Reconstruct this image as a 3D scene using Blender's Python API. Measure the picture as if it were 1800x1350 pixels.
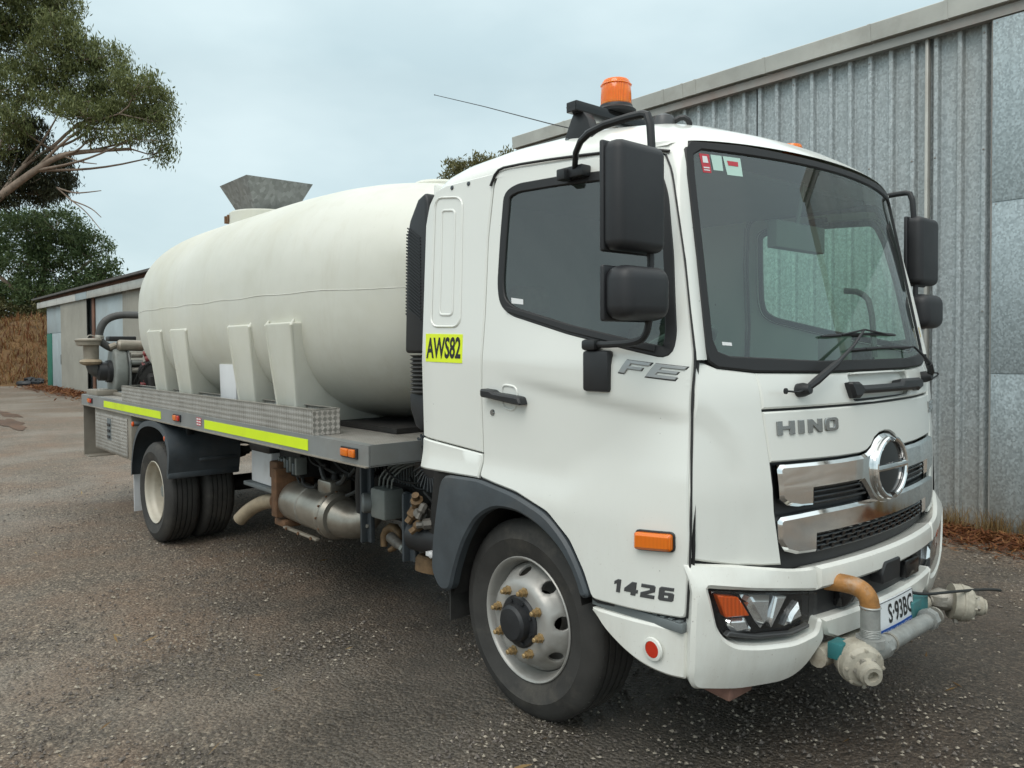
import bpy, bmesh, math, random
import numpy as np
from mathutils import Vector, Matrix
from mathutils.geometry import delaunay_2d_cdt

# ------------------------------------------------------------------ scene, camera, sky, sun, exposure
SC = bpy.context.scene
COL = SC.collection
for o in list(bpy.data.objects):
    bpy.data.objects.remove(o)
R = math.radians
random.seed(7)

cam_data = bpy.data.cameras.new('camera')
cam = bpy.data.objects.new('camera', cam_data)
COL.objects.link(cam)
_r = Vector((0.6560677, 0.7546820, -0.0054986)); _u = Vector((-0.0129955, 0.0185815, 0.9997429)); _b = -Vector((-0.7545901, 0.6558276, -0.0219982))
cam.matrix_world = Matrix(((_r.x, _u.x, _b.x, 2.4965), (_r.y, _u.y, _b.y, -3.2473), (_r.z, _u.z, _b.z, 1.6167), (0, 0, 0, 1)))
cam_data.sensor_width = 36.0
cam_data.lens = 27.2
cam_data.shift_y = -0.02
cam_data.clip_start = 0.05
cam_data.clip_end = 3000
SC.camera = cam

SUN_EL, SUN_AZ = R(52), R(200)     # soft sun behind high cloud, from behind the camera
world = bpy.data.worlds.new('World')
SC.world = world
world.use_nodes = True
wn, wl = world.node_tree.nodes, world.node_tree.links
wn.clear()
w_out = wn.new('ShaderNodeOutputWorld'); w_bg = wn.new('ShaderNodeBackground')
sky = wn.new('ShaderNodeTexSky'); sky.sky_type = 'NISHITA'; sky.sun_disc = False
sky.sun_elevation = SUN_EL; sky.sun_rotation = SUN_AZ; sky.dust_density = 2.0
tc = wn.new('ShaderNodeTexCoord'); sep = wn.new('ShaderNodeSeparateXYZ')
wl.new(tc.outputs['Generated'], sep.inputs[0])
ns = wn.new('ShaderNodeTexNoise'); ns.inputs['Scale'].default_value = 2.2; ns.inputs['Detail'].default_value = 5; ns.inputs['Roughness'].default_value = .5
mp = wn.new('ShaderNodeMapping'); mp.inputs['Scale'].default_value = (1, 1, 2.4)
wl.new(tc.outputs['Generated'], mp.inputs[0]); wl.new(mp.outputs[0], ns.inputs['Vector'])
cr = wn.new('ShaderNodeValToRGB')
cr.color_ramp.elements[0].position = .36; cr.color_ramp.elements[0].color = (.585, .74, .78, 1)
cr.color_ramp.elements[1].position = .66; cr.color_ramp.elements[1].color = (.77, .92, .945, 1)
wl.new(ns.outputs['Fac'], cr.inputs[0])
zr = wn.new('ShaderNodeMapRange'); zr.inputs['From Min'].default_value = .32; zr.inputs['From Max'].default_value = .95
zr.inputs['To Min'].default_value = 8.5; zr.inputs['To Max'].default_value = 17.5
wl.new(sep.outputs[2], zr.inputs['Value'])
vm = wn.new('ShaderNodeVectorMath'); vm.operation = 'SCALE'
zc = wn.new('ShaderNodeMix'); zc.data_type = 'RGBA'; zc.inputs['B'].default_value = (.82, .835, .80, 1)
zf = wn.new('ShaderNodeMapRange'); zf.inputs['From Min'].default_value = .35; zf.inputs['From Max'].default_value = .9
wl.new(sep.outputs[2], zf.inputs['Value']); wl.new(zf.outputs[0], zc.inputs['Factor']); wl.new(cr.outputs[0], zc.inputs['A'])
wl.new(zc.outputs['Result'], vm.inputs[0]); wl.new(zr.outputs[0], vm.inputs['Scale'])
mx = wn.new('ShaderNodeMix'); mx.data_type = 'RGBA'; mx.inputs['Factor'].default_value = .88   # overcast layer over the clear sky
wl.new(sky.outputs[0], mx.inputs['A']); wl.new(vm.outputs[0], mx.inputs['B'])
wl.new(mx.outputs['Result'], w_bg.inputs['Color'])
w_bg.inputs['Strength'].default_value = 0.1
wl.new(w_bg.outputs[0], w_out.inputs[0])

sun_d = bpy.data.lights.new('sun', 'SUN'); sun_d.energy = 1.0; sun_d.angle = R(35); sun_d.color = (1, .97, .92)
sun = bpy.data.objects.new('sun', sun_d); COL.objects.link(sun)
# direction the light comes from: the camera's side, high
_sd = Vector((.35, -.75, 1.05)).normalized()
sun.rotation_euler = _sd.to_track_quat('Z', 'Y').to_euler()
sky.sun_elevation = math.asin(_sd.z); sky.sun_rotation = math.atan2(_sd.x, _sd.y)

SC.view_settings.view_transform = 'Standard'; SC.view_settings.look = 'None'
SC.view_settings.exposure = 0.30; SC.view_settings.gamma = 1.0
SC.render.engine = 'CYCLES'
SC.cycles.max_bounces = 8; SC.cycles.transparent_max_bounces = 24
SC.cycles.caustics_reflective = False; SC.cycles.caustics_refractive = False

# ------------------------------------------------------------------ materials
MATS = {}
def nmat(name):
    m = bpy.data.materials.new(name); m.use_nodes = True
    b = m.node_tree.nodes['Principled BSDF']
    MATS[name] = m
    return m, m.node_tree.nodes, m.node_tree.links, b
def noise(n, l, scale, detail=4, rough=.55, vec=None, typ='ShaderNodeTexNoise'):
    t = n.new(typ); t.inputs['Scale'].default_value = scale
    if 'Detail' in t.inputs and typ == 'ShaderNodeTexNoise': t.inputs['Detail'].default_value = detail; t.inputs['Roughness'].default_value = rough
    if vec is not None: l.new(vec, t.inputs['Vector'])
    return t
def ocoord(n, l, scale=(1, 1, 1)):
    t = n.new('ShaderNodeTexCoord'); m = n.new('ShaderNodeMapping'); m.inputs['Scale'].default_value = scale
    l.new(t.outputs['Object'], m.inputs[0]); return m.outputs[0]
def ramp(n, l, src, stops):
    c = n.new('ShaderNodeValToRGB'); e = c.color_ramp.elements
    e[0].position, e[0].color = stops[0][0], (*stops[0][1], 1)
    e[1].position, e[1].color = stops[-1][0], (*stops[-1][1], 1)
    for p, col in stops[1:-1]:
        x = e.new(p); x.color = (*col, 1)
    l.new(src, c.inputs[0]); return c.outputs[0]
def mixc(n, l, fac, a, b, mode='MIX'):
    m = n.new('ShaderNodeMix'); m.data_type = 'RGBA'; m.blend_type = mode
    for key, v in (('Factor', fac), ('A', a), ('B', b)):
        if isinstance(v, (int, float)): m.inputs[key].default_value = v
        elif isinstance(v, tuple): m.inputs[key].default_value = (*v, 1)
        else: l.new(v, m.inputs[key])
    return m.outputs['Result']
def bump(n, l, b, src, strength=.3, dist=.01):
    x = n.new('ShaderNodeBump'); x.inputs['Strength'].default_value = strength; x.inputs['Distance'].default_value = dist
    l.new(src, x.inputs['Height'])
    l.new(x.outputs[0], b.inputs['Normal']); return x
def simple(name, col, rough=.5, metal=0., var=.15, scale=6., coat=0., bmp=0., bscale=60., dirt=None, dirtamt=.0, rvar=.12, spec=None):
    m, n, l, b = nmat(name)
    v = ocoord(n, l)
    t = noise(n, l, scale, 6, .6, v)
    dk = tuple(c * (1 - var) for c in col); lt = tuple(min(1, c * (1 + var * .6)) for c in col)
    c = ramp(n, l, t.outputs['Fac'], [(.3, dk), (.7, lt)])
    if dirt:
        t2 = noise(n, l, scale * .45, 8, .7, v)
        f = ramp(n, l, t2.outputs['Fac'], [(.52, (0, 0, 0)), (.78, (dirtamt,) * 3)])
        c = mixc(n, l, f, c, dirt)
    l.new(c, b.inputs['Base Color'])
    rr = n.new('ShaderNodeMapRange'); rr.inputs['To Min'].default_value = max(0, rough - rvar); rr.inputs['To Max'].default_value = min(1, rough + rvar)
    l.new(t.outputs['Fac'], rr.inputs['Value']); l.new(rr.outputs[0], b.inputs['Roughness'])
    b.inputs['Metallic'].default_value = metal
    if coat: b.inputs['Coat Weight'].default_value = coat; b.inputs['Coat Roughness'].default_value = .06
    if spec is not None: b.inputs['Specular IOR Level'].default_value = spec
    if bmp:
        t3 = noise(n, l, bscale, 3, .6, v); bump(n, l, b, t3.outputs['Fac'], bmp, .004)
    return m

simple('black_plastic', (.018, .019, .021), .48, var=.25, scale=9, bmp=.12, bscale=300)
simple('mirror_plastic', (.020, .021, .024), .5, var=.2, scale=5, bmp=.1, bscale=400, dirt=(.05, .05, .05), dirtamt=.3)
simple('grey_plastic', (.055, .066, .075), .5, var=.25, scale=7, bmp=.1, bscale=260, dirt=(.12, .11, .10), dirtamt=.4)
simple('black_gloss', (.012, .012, .013), .16, var=.2, scale=4)
simple('dark_under', (.016, .015, .014), .7, var=.4, scale=8, dirt=(.06, .045, .032), dirtamt=.6, bmp=.3)
simple('rubber', (.040, .038, .035), .75, var=.35, scale=7, dirt=(.115, .103, .085), dirtamt=.85, bmp=.2, bscale=120)
simple('rubber_and_gap_black', (.014, .014, .015), .55, var=.2, scale=10)  # black of the rubber seals and of the panel-gap backing
simple('hose_rubber', (.06, .06, .058), .6, var=.25, scale=10, dirt=(.14, .13, .11), dirtamt=.4)
simple('wheel_silver', (.42, .41, .385), .42, .35, var=.12, scale=8, dirt=(.20, .165, .12), dirtamt=.65)
simple('rear_wheel', (.50, .46, .38), .5, .1, var=.15, scale=7, dirt=(.24, .18, .12), dirtamt=.7)
simple('nut_brass', (.42, .29, .14), .5, .5, var=.3, scale=60)
simple('chrome', (.86, .87, .87), .06, 1., var=.03, scale=4, rvar=.025)
simple('badge_chrome', (.36, .37, .37), .25, .9, var=.1, scale=8)
simple('letter_silver', (.40, .41, .41), .35, .4, var=.1); simple('reflector_silver', (.88, .89, .90), .14, .85, var=.05, scale=20)
simple('dark_brass', (.16, .10, .05), .6, .3, var=.4, scale=30); simple('dark_alloy', (.13, .12, .105), .55, .3, var=.4, scale=25)  # darker brass and alloy for fittings under the tray
simple('letter_grey', (.075, .077, .08), .4, .2, var=.1)
simple('tray_alloy', (.29, .305, .305), .45, .35, var=.15, scale=3, dirt=(.22, .19, .15), dirtamt=.55); simple('tray_tan', (.30, .27, .225), .55, .25, var=.2, scale=4, dirt=(.18, .13, .09), dirtamt=.6)
simple('steel_grey', (.17, .19, .195), .55, .25, var=.2, scale=5, dirt=(.24, .20, .15), dirtamt=.6)
simple('canister_steel', (.38, .35, .30), .38, .75, var=.3, scale=5, dirt=(.16, .09, .055), dirtamt=.85)
simple('rusty', (.16, .085, .045), .8, .1, var=.45, scale=14, dirt=(.26, .12, .05), dirtamt=.8, bmp=.4, bscale=90)
simple('exhaust_tan', (.36, .29, .20), .6, .2, var=.25, scale=9, dirt=(.14, .08, .05), dirtamt=.7)
simple('alloy_cast', (.36, .34, .30), .55, .5, var=.25, scale=16, dirt=(.16, .13, .09), dirtamt=.7, bmp=.4, bscale=80)
simple('pump_grey', (.22, .235, .22), .55, .1, var=.2, scale=9, dirt=(.13, .11, .08), dirtamt=.5)
simple('pump_cream', (.34, .305, .25), .45, .45, var=.2, scale=9, dirt=(.2, .15, .1), dirtamt=.6)
simple('valve_red', (.20, .035, .035), .5, 0, var=.3, scale=14, dirt=(.1, .06, .05), dirtamt=.6)
simple('spray_cream', (.42, .39, .32), .65, 0, var=.25, scale=16, dirt=(.20, .15, .10), dirtamt=.8, bmp=.5, bscale=70)
simple('pipe_galv', (.36, .37, .355), .5, .45, var=.2, scale=22, dirt=(.24, .22, .18), dirtamt=.6, bmp=.35, bscale=120)
simple('teal_paint', (.03, .17, .18), .5, 0, var=.25, scale=12, dirt=(.12, .10, .08), dirtamt=.6)
simple('cable', (.015, .016, .016), .5)
simple('battery_white', (.66, .67, .68), .5, 0, var=.06, scale=5, dirt=(.3, .26, .22), dirtamt=.5)
simple('hi_vis', (.70, .90, .01), .42, 0, var=.05, scale=5, dirt=(.35, .38, .05), dirtamt=.35)
simple('sign_yellow', (.78, .92, .02), .4, 0, var=.03, scale=5)
simple('sticker_red', (.55, .04, .06), .4); simple('sticker_white', (.75, .76, .76), .4, var=.02); simple('sticker_mint', (.50, .70, .62), .4, var=.05)
simple('sticker_yellow', (.75, .55, .03), .4)
simple('print_black', (.012, .012, .012), .5)
simple('plate_white', (.72, .75, .77), .35, var=.03); simple('plate_blue', (.015, .10, .45), .35)
simple('interior', (.12, .125, .118), .75, var=.2, scale=6)
simple('interior_light', (.13, .135, .13), .8, var=.15, scale=6)
simple('seat_cloth', (.15, .13, .11), .9, var=.3, scale=14)
simple('gutter_steel', (.50, .495, .455), .5, .35, var=.2, scale=1.6, dirt=(.22, .17, .13), dirtamt=.55)
simple('beam_steel', (.33, .33, .31), .6, .2, var=.25, scale=1.2, dirt=(.27, .13, .09), dirtamt=.75)
simple('roof_dark', (.10, .095, .09), .8, 0, var=.3, scale=1.5)
simple('shed_blue', (.36, .42, .44), .6, 0, var=.12, scale=1.2, dirt=(.26, .25, .22), dirtamt=.6)
simple('shed_cream', (.32, .31, .27), .65, 0, var=.15, scale=.8, dirt=(.45, .43, .38), dirtamt=.6)
simple('shed_white', (.55, .55, .52), .65, 0, var=.15, scale=.9, dirt=(.26, .22, .18), dirtamt=.7)
simple('shed_green', (.02, .16, .11), .6, 0, var=.2, scale=1.5)
simple('shed_rust', (.17, .085, .055), .85, 0, var=.4, scale=2.)
simple('scrap_black', (.018, .02, .024), .45, 0, var=.4, scale=6)
simple('bark', (.30, .23, .18), .85, 0, var=.4, scale=2.5, dirt=(.17, .11, .08), dirtamt=.7, bmp=.4, bscale=20)
simple('pebble_pale', (.34, .295, .235), .7, 0, var=.6, scale=60)
simple('pebble_dark', (.12, .10, .085), .6, 0, var=.6, scale=70)
simple('brick_red', (.24, .13, .10), .9, 0, var=.3, scale=20)

def lens(name, col, trans=.35, rough=.12):
    m, n, l, b = nmat(name)
    v = ocoord(n, l, (1, 1, 1))
    w = n.new('ShaderNodeTexWave'); w.inputs['Scale'].default_value = 60; l.new(v, w.inputs['Vector'])
    c = ramp(n, l, w.outputs['Fac'], [(0, tuple(x * .75 for x in col)), (1, col)])
    l.new(c, b.inputs['Base Color']); b.inputs['Roughness'].default_value = rough
    b.inputs['Subsurface Weight'].default_value = trans; b.inputs['Subsurface Radius'].default_value = (.03, .015, .005); b.inputs['Subsurface Scale'].default_value = .5
    b.inputs['Coat Weight'].default_value = .25
    return m
lens('lens_orange', (.85, .20, .012)); lens('lens_beacon', (1., .21, .001), .7); lens('lens_amber', (.72, .11, .012)); lens('lens_red', (.62, .035, .012))

def glass(name, tint, refl=.9, film=.0, filmcol=(.3, .33, .32), ior=1.95):
    m, n, l, b = nmat(name)
    n.remove(b)
    out = n['Material Output']
    tr = n.new('ShaderNodeBsdfTransparent'); tr.inputs[0].default_value = (*tint, 1)
    gl = n.new('ShaderNodeBsdfGlossy'); gl.inputs['Roughness'].default_value = .015; gl.inputs[0].default_value = (refl, refl, refl, 1)
    fr = n.new('ShaderNodeFresnel')
    ge = n.new('ShaderNodeNewGeometry'); mi = n.new('ShaderNodeMapRange'); mi.inputs['To Min'].default_value = ior; mi.inputs['To Max'].default_value = 1 / ior   # thin pane: same from both sides
    l.new(ge.outputs['Backfacing'], mi.inputs['Value']); l.new(mi.outputs[0], fr.inputs[0])
    mx = n.new('ShaderNodeMixShader')
    l.new(fr.outputs[0], mx.inputs[0]); l.new(tr.outputs[0], mx.inputs[1]); l.new(gl.outputs[0], mx.inputs[2])
    last = mx.outputs[0]
    if film:      # wiped dust on the pane
        df = n.new('ShaderNodeBsdfDiffuse'); df.inputs[0].default_value = (*filmcol, 1)
        t = noise(n, l, 2.5, 6, .65, ocoord(n, l, (1, 1, .5)))
        mr = n.new('ShaderNodeMapRange'); mr.inputs['From Min'].default_value = .3; mr.inputs['From Max'].default_value = .75
        mr.inputs['To Min'].default_value = film * .4; mr.inputs['To Max'].default_value = film
        l.new(t.outputs['Fac'], mr.inputs['Value'])
        m2 = n.new('ShaderNodeMixShader'); l.new(mr.outputs[0], m2.inputs[0]); l.new(last, m2.inputs[1]); l.new(df.outputs[0], m2.inputs[2]); last = m2.outputs[0]
    l.new(last, out.inputs[0]); return m
glass('glass_screen', (.74, .95, .83), 1., .04, (.36, .42, .39), ior=2.0)
glass('glass_side', (.72, .90, .82), 1., .05, (.30, .34, .33), ior=1.9)
glass('glass_lamp', (.95, .96, .96), 1., ior=1.45)

def tank_mat():
    m, n, l, b = nmat('tank_poly')
    v = ocoord(n, l)
    t = noise(n, l, 1.1, 5, .6, v); t2 = noise(n, l, 4, 8, .75, ocoord(n, l, (1.6, 1.6, .22))); t3 = noise(n, l, .7, 4, .6, v); sc = noise(n, l, 24, 6, .8, ocoord(n, l, (1, 1, .35)))
    c = ramp(n, l, t.outputs['Fac'], [(.3, (.57, .565, .485)), (.5, (.635, .635, .565)), (.7, (.675, .675, .61))])
    f = ramp(n, l, t2.outputs['Fac'], [(.50, (0, 0, 0)), (.78, (.42,) * 3)])
    c = mixc(n, l, f, c, (.50, .47, .375))
    c = mixc(n, l, ramp(n, l, t3.outputs['Fac'], [(.5, (0, 0, 0)), (.72, (.35,) * 3)]), c, (.64, .60, .44))
    c = mixc(n, l, ramp(n, l, sc.outputs['Fac'], [(.62, (0, 0, 0)), (.74, (.30,) * 3)]), c, (.40, .385, .33))
    l.new(c, b.inputs['Base Color']); b.inputs['Roughness'].default_value = .48
    b.inputs['Subsurface Weight'].default_value = .2; b.inputs['Subsurface Radius'].default_value = (.05, .05, .04); b.inputs['Subsurface Scale'].default_value = .4
    bump(n, l, b, noise(n, l, 1.6, 3, .5, v).outputs['Fac'], .3, .05)
tank_mat()

def paint(name, col, lowdirt):
    """work-truck paint: clear-coated white with grime low down, splash freckles and small chips"""
    m, n, l, b = nmat(name)
    v = ocoord(n, l)
    t = noise(n, l, 1.8, 5, .6, v); film = noise(n, l, 5, 7, .7, ocoord(n, l, (1, 1, .3))); fr = noise(n, l, 85, 3, .6, v); ch = noise(n, l, 42, 2, .5, v)
    c = ramp(n, l, t.outputs['Fac'], [(.3, tuple(x * .97 for x in col)), (.7, col)])
    sp = n.new('ShaderNodeSeparateXYZ'); l.new(v, sp.inputs[0])
    hz = n.new('ShaderNodeMapRange'); hz.inputs['From Min'].default_value = 1.25; hz.inputs['From Max'].default_value = .45; hz.inputs['To Max'].default_value = lowdirt
    l.new(sp.outputs[2], hz.inputs['Value'])
    f1 = ramp(n, l, film.outputs['Fac'], [(.42, (.06,) * 3), (.75, (.55,) * 3)])
    mu = n.new('ShaderNodeMath'); mu.operation = 'MULTIPLY'; l.new(hz.outputs[0], mu.inputs[0]); l.new(f1, mu.inputs[1])
    c = mixc(n, l, mu.outputs[0], c, (.40, .345, .27))
    f2 = ramp(n, l, fr.outputs['Fac'], [(.66, (0, 0, 0)), (.74, (.8,) * 3)])
    m2 = n.new('ShaderNodeMath'); m2.operation = 'MULTIPLY'; l.new(hz.outputs[0], m2.inputs[0]); l.new(f2, m2.inputs[1])
    c = mixc(n, l, m2.outputs[0], c, (.30, .24, .18))
    f3 = ramp(n, l, ch.outputs['Fac'], [(.77, (0, 0, 0)), (.79, (.7,) * 3)])
    c = mixc(n, l, f3, c, (.34, .33, .31))
    l.new(c, b.inputs['Base Color'])
    rr = n.new('ShaderNodeMapRange'); rr.inputs['To Min'].default_value = .24; rr.inputs['To Max'].default_value = .44
    l.new(film.outputs['Fac'], rr.inputs['Value']); l.new(rr.outputs[0], b.inputs['Roughness'])
    b.inputs['Coat Weight'].default_value = .6; b.inputs['Coat Roughness'].default_value = .08
    bump(n, l, b, noise(n, l, 1.3, 2, .5, v).outputs['Fac'], .10, .03)
paint('paint_white', (.80, .81, .765), .45); paint('paint_white_low', (.78, .785, .735), .75)

def checker_mat():      # five-bar style tread plate: raised diamonds in two directions
    m, n, l, b = nmat('tread_plate')
    tcn = n.new('ShaderNodeTexCoord'); sp = n.new('ShaderNodeSeparateXYZ'); l.new(tcn.outputs['Object'], sp.inputs[0])
    def mth(op, a, c=None):
        x = n.new('ShaderNodeMath'); x.operation = op
        for i, q in enumerate((a, c)):
            if q is None: continue
            if isinstance(q, (int, float)): x.inputs[i].default_value = q
            else: l.new(q, x.inputs[i])
        return x.outputs[0]
    geo = n.new('ShaderNodeNewGeometry'); sn = n.new('ShaderNodeSeparateXYZ'); l.new(geo.outputs['Normal'], sn.inputs[0])
    up = mth('GREATER_THAN', mth('ABSOLUTE', sn.outputs[2]), .6)
    sidex = mth('GREATER_THAN', mth('ABSOLUTE', sn.outputs[0]), .6)
    # u: x (or y on faces towards the front), v: z (or y on top)
    u = mth('ADD', mth('MULTIPLY', sp.outputs[0], mth('SUBTRACT', 1, sidex)), mth('MULTIPLY', sp.outputs[1], sidex))
    v = mth('ADD', mth('MULTIPLY', sp.outputs[2], mth('SUBTRACT', 1, up)), mth('MULTIPLY', sp.outputs[1], up))
    S = 30.
    p = mth('MULTIPLY', mth('ADD', u, v), S); q = mth('MULTIPLY', mth('SUBTRACT', u, v), S)
    chk = mth('GREATER_THAN', mth('MULTIPLY', mth('SINE', mth('MULTIPLY', p, 3.14159)), mth('SINE', mth('MULTIPLY', q, 3.14159))), 0)
    bar = mth('ADD', mth('MULTIPLY', mth('SINE', mth('MULTIPLY', p, 25)), chk), mth('MULTIPLY', mth('SINE', mth('MULTIPLY', q, 25)), mth('SUBTRACT', 1, chk)))
    t = noise(n, l, 5, 6, .65, tcn.outputs['Object'])
    c = ramp(n, l, t.outputs['Fac'], [(.3, (.27, .25, .22)), (.55, (.40, .38, .345)), (.75, (.48, .465, .43))])
    c = mixc(n, l, mth('MULTIPLY', chk, .32), c, (.58, .57, .54))
    l.new(c, b.inputs['Base Color']); b.inputs['Metallic'].default_value = .55; b.inputs['Roughness'].default_value = .42
    bump(n, l, b, bar, .5, .004)
checker_mat()

def galv_mat(name, base, scale=26, rust=.25):
    m, n, l, b = nmat(name)
    v = ocoord(n, l, (1, 1, .8))
    vo = n.new('ShaderNodeTexVoronoi'); vo.inputs['Scale'].default_value = scale; l.new(v, vo.inputs['Vector'])
    bw = n.new('ShaderNodeRGBToBW'); l.new(vo.outputs['Color'], bw.inputs[0])
    c1 = ramp(n, l, bw.outputs[0], [(.2, tuple(x * .80 for x in base)), (.5, base), (.85, tuple(min(1, x * 1.28) for x in base))])
    t = noise(n, l, .9, 8, .7, ocoord(n, l, (1.6, 1, .35)))
    f = ramp(n, l, t.outputs['Fac'], [(.48, (0, 0, 0)), (.75, (rust,) * 3)])
    c = mixc(n, l, f, c1, (.27, .235, .19))
    t4 = noise(n, l, 3.5, 5, .6, ocoord(n, l, (3, 1, .12)))
    f2 = ramp(n, l, t4.outputs['Fac'], [(.45, (0, 0, 0)), (.7, (.28,) * 3)])
    c = mixc(n, l, f2, c, tuple(x * .62 for x in base))
    # grime rising from the ground
    sp = n.new('ShaderNodeSeparateXYZ'); l.new(ocoord(n, l), sp.inputs[0])
    mr = n.new('ShaderNodeMapRange'); mr.inputs['From Min'].default_value = 1.1; mr.inputs['From Max'].default_value = .0; mr.inputs['To Max'].default_value = .75
    l.new(sp.outputs[2], mr.inputs['Value'])
    mu = n.new('ShaderNodeMath'); mu.operation = 'MULTIPLY'; l.new(mr.outputs[0], mu.inputs[0])
    t5 = noise(n, l, 4, 5, .6, ocoord(n, l, (1, 1, .4))); l.new(t5.outputs['Fac'], mu.inputs[1])
    c = mixc(n, l, mu.outputs[0], c, (.30, .26, .20))
    l.new(c, b.inputs['Base Color']); b.inputs['Metallic'].default_value = .35
    rr = n.new('ShaderNodeMapRange'); rr.inputs['To Min'].default_value = .42; rr.inputs['To Max'].default_value = .62
    l.new(bw.outputs[0], rr.inputs['Value']); l.new(rr.outputs[0], b.inputs['Roughness'])
galv_mat('galv_wall', (.40, .44, .45), 62, .35); galv_mat('galv_flat', (.38, .44, .46), 70, .2); galv_mat('galv_hopper', (.25, .26, .26), 30, .35)

def ground_mat():
    m, n, l, b = nmat('ground_gravel')
    v = ocoord(n, l)
    big = noise(n, l, .30, 5, .6, v); mid = noise(n, l, 1.3, 6, .65, v); fine = noise(n, l, 30, 8, .75, v); spk = noise(n, l, 95, 3, .6, v)
    vo = n.new('ShaderNodeTexVoronoi'); vo.inputs['Scale'].default_value = 58; l.new(v, vo.inputs['Vector'])
    bw = n.new('ShaderNodeRGBToBW'); l.new(vo.outputs['Color'], bw.inputs[0])
    vo2 = n.new('ShaderNodeTexVoronoi'); vo2.inputs['Scale'].default_value = 130; l.new(v, vo2.inputs['Vector'])
    bw2 = n.new('ShaderNodeRGBToBW'); l.new(vo2.outputs['Color'], bw2.inputs[0])
    st = ramp(n, l, bw.outputs[0], [(.25, (.050, .044, .039)), (.55, (.130, .116, .102)), (.78, (.20, .18, .16)), (.93, (.50, .45, .385))])
    st2 = ramp(n, l, bw2.outputs[0], [(.2, (.050, .045, .041)), (.6, (.165, .150, .134)), (.9, (.40, .365, .325))])
    c = mixc(n, l, .5, st, st2)
    c = mixc(n, l, ramp(n, l, fine.outputs['Fac'], [(.38, (.85,) * 3), (.58, (0, 0, 0))]), c, (.046, .040, .035))
    red = ramp(n, l, mid.outputs['Fac'], [(.42, (0, 0, 0)), (.70, (.5,) * 3)])
    c = mixc(n, l, red, c, mixc(n, l, bw2.outputs[0], (.070, .045, .031), (.26, .175, .125)))
    gr = ramp(n, l, big.outputs['Fac'], [(.48, (0, 0, 0)), (.64, (.6,) * 3)])
    c = mixc(n, l, gr, c, mixc(n, l, bw2.outputs[0], (.080, .079, .077), (.32, .315, .305)))
    # darker, smoother ground in an uneven oval round the cab
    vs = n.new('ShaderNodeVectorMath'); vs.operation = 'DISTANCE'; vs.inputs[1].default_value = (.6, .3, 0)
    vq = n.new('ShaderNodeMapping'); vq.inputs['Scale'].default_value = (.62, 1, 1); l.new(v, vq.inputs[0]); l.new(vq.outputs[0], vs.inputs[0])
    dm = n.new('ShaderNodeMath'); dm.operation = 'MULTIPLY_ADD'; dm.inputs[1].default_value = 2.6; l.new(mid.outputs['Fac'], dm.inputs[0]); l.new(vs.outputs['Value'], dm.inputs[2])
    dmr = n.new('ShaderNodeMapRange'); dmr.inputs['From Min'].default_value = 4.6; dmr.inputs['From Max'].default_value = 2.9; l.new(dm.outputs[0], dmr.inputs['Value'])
    c = mixc(n, l, 1., c, (1.42, 1.28, 1.10), 'MULTIPLY')
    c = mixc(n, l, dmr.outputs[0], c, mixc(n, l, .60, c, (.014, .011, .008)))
    l.new(c, b.inputs['Base Color'])
    wet = n.new('ShaderNodeMapRange'); wet.inputs['From Min'].default_value = .38; wet.inputs['From Max'].default_value = .62
    wet.inputs['To Min'].default_value = .80; wet.inputs['To Max'].default_value = .50
    l.new(big.outputs['Fac'], wet.inputs['Value'])
    wm = n.new('ShaderNodeMath'); wm.operation = 'MULTIPLY_ADD'; wm.inputs[1].default_value = -.22; l.new(dmr.outputs[0], wm.inputs[0]); l.new(wet.outputs[0], wm.inputs[2])
    l.new(wm.outputs[0], b.inputs['Roughness'])
    mu = n.new('ShaderNodeMath'); mu.operation = 'SUBTRACT'; l.new(fine.outputs['Fac'], mu.inputs[0])
    m2 = n.new('ShaderNodeMath'); m2.operation = 'MULTIPLY'; m2.inputs[1].default_value = .7; l.new(vo.outputs['Distance'], m2.inputs[0]); l.new(m2.outputs[0], mu.inputs[1])
    bump(n, l, b, mu.outputs[0], .9, .02)
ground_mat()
simple('clay_orange', (.115, .060, .034), .45, 0, var=.4, scale=2.2, bmp=.3, bscale=30)
simple('leaf_litter', (.16, .055, .026), .9, 0, var=.6, scale=16, dirt=(.22, .12, .05), dirtamt=.9, bmp=.6, bscale=40)
simple('dry_bank', (.15, .085, .036), .95, 0, var=.6, scale=1.4, dirt=(.24, .14, .06), dirtamt=.9, bmp=.7, bscale=9)

def leafy(name, c1, c2, c3):
    m, n, l, b = nmat(name)
    g = n.new('ShaderNodeNewGeometry')
    c = ramp(n, l, g.outputs['Random Per Island'], [(0, c1), (.55, c2), (1, c3)])
    l.new(c, b.inputs['Base Color']); b.inputs['Roughness'].default_value = .55
    b.inputs['Specular IOR Level'].default_value = .3
    out = n['Material Output']; tl = n.new('ShaderNodeBsdfTranslucent'); l.new(c, tl.inputs[0])
    ms = n.new('ShaderNodeMixShader'); ms.inputs[0].default_value = .3
    l.new(b.outputs[0], ms.inputs[1]); l.new(tl.outputs[0], ms.inputs[2]); l.new(ms.outputs[0], out.inputs[0])
leafy('leaf_gum', (.085, .105, .036), (.15, .175, .062), (.25, .27, .115))
leafy('leaf_dark', (.032, .038, .020), (.055, .062, .032), (.090, .09, .048))
leafy('leaf_green', (.055, .090, .036), (.105, .155, .062), (.19, .25, .11))
leafy('leaf_olive', (.11, .11, .045), (.17, .165, .07), (.24, .22, .11))
leafy('grass_dry', (.16, .09, .034), (.28, .18, .075), (.42, .31, .15))
leafy('grass_red', (.10, .035, .016), (.20, .075, .03), (.30, .15, .06))
simple('pipe_rust', (.42, .20, .06), .55, .25, var=.4, scale=22, dirt=(.40, .38, .34), dirtamt=.9, bmp=.3, bscale=90)

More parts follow.
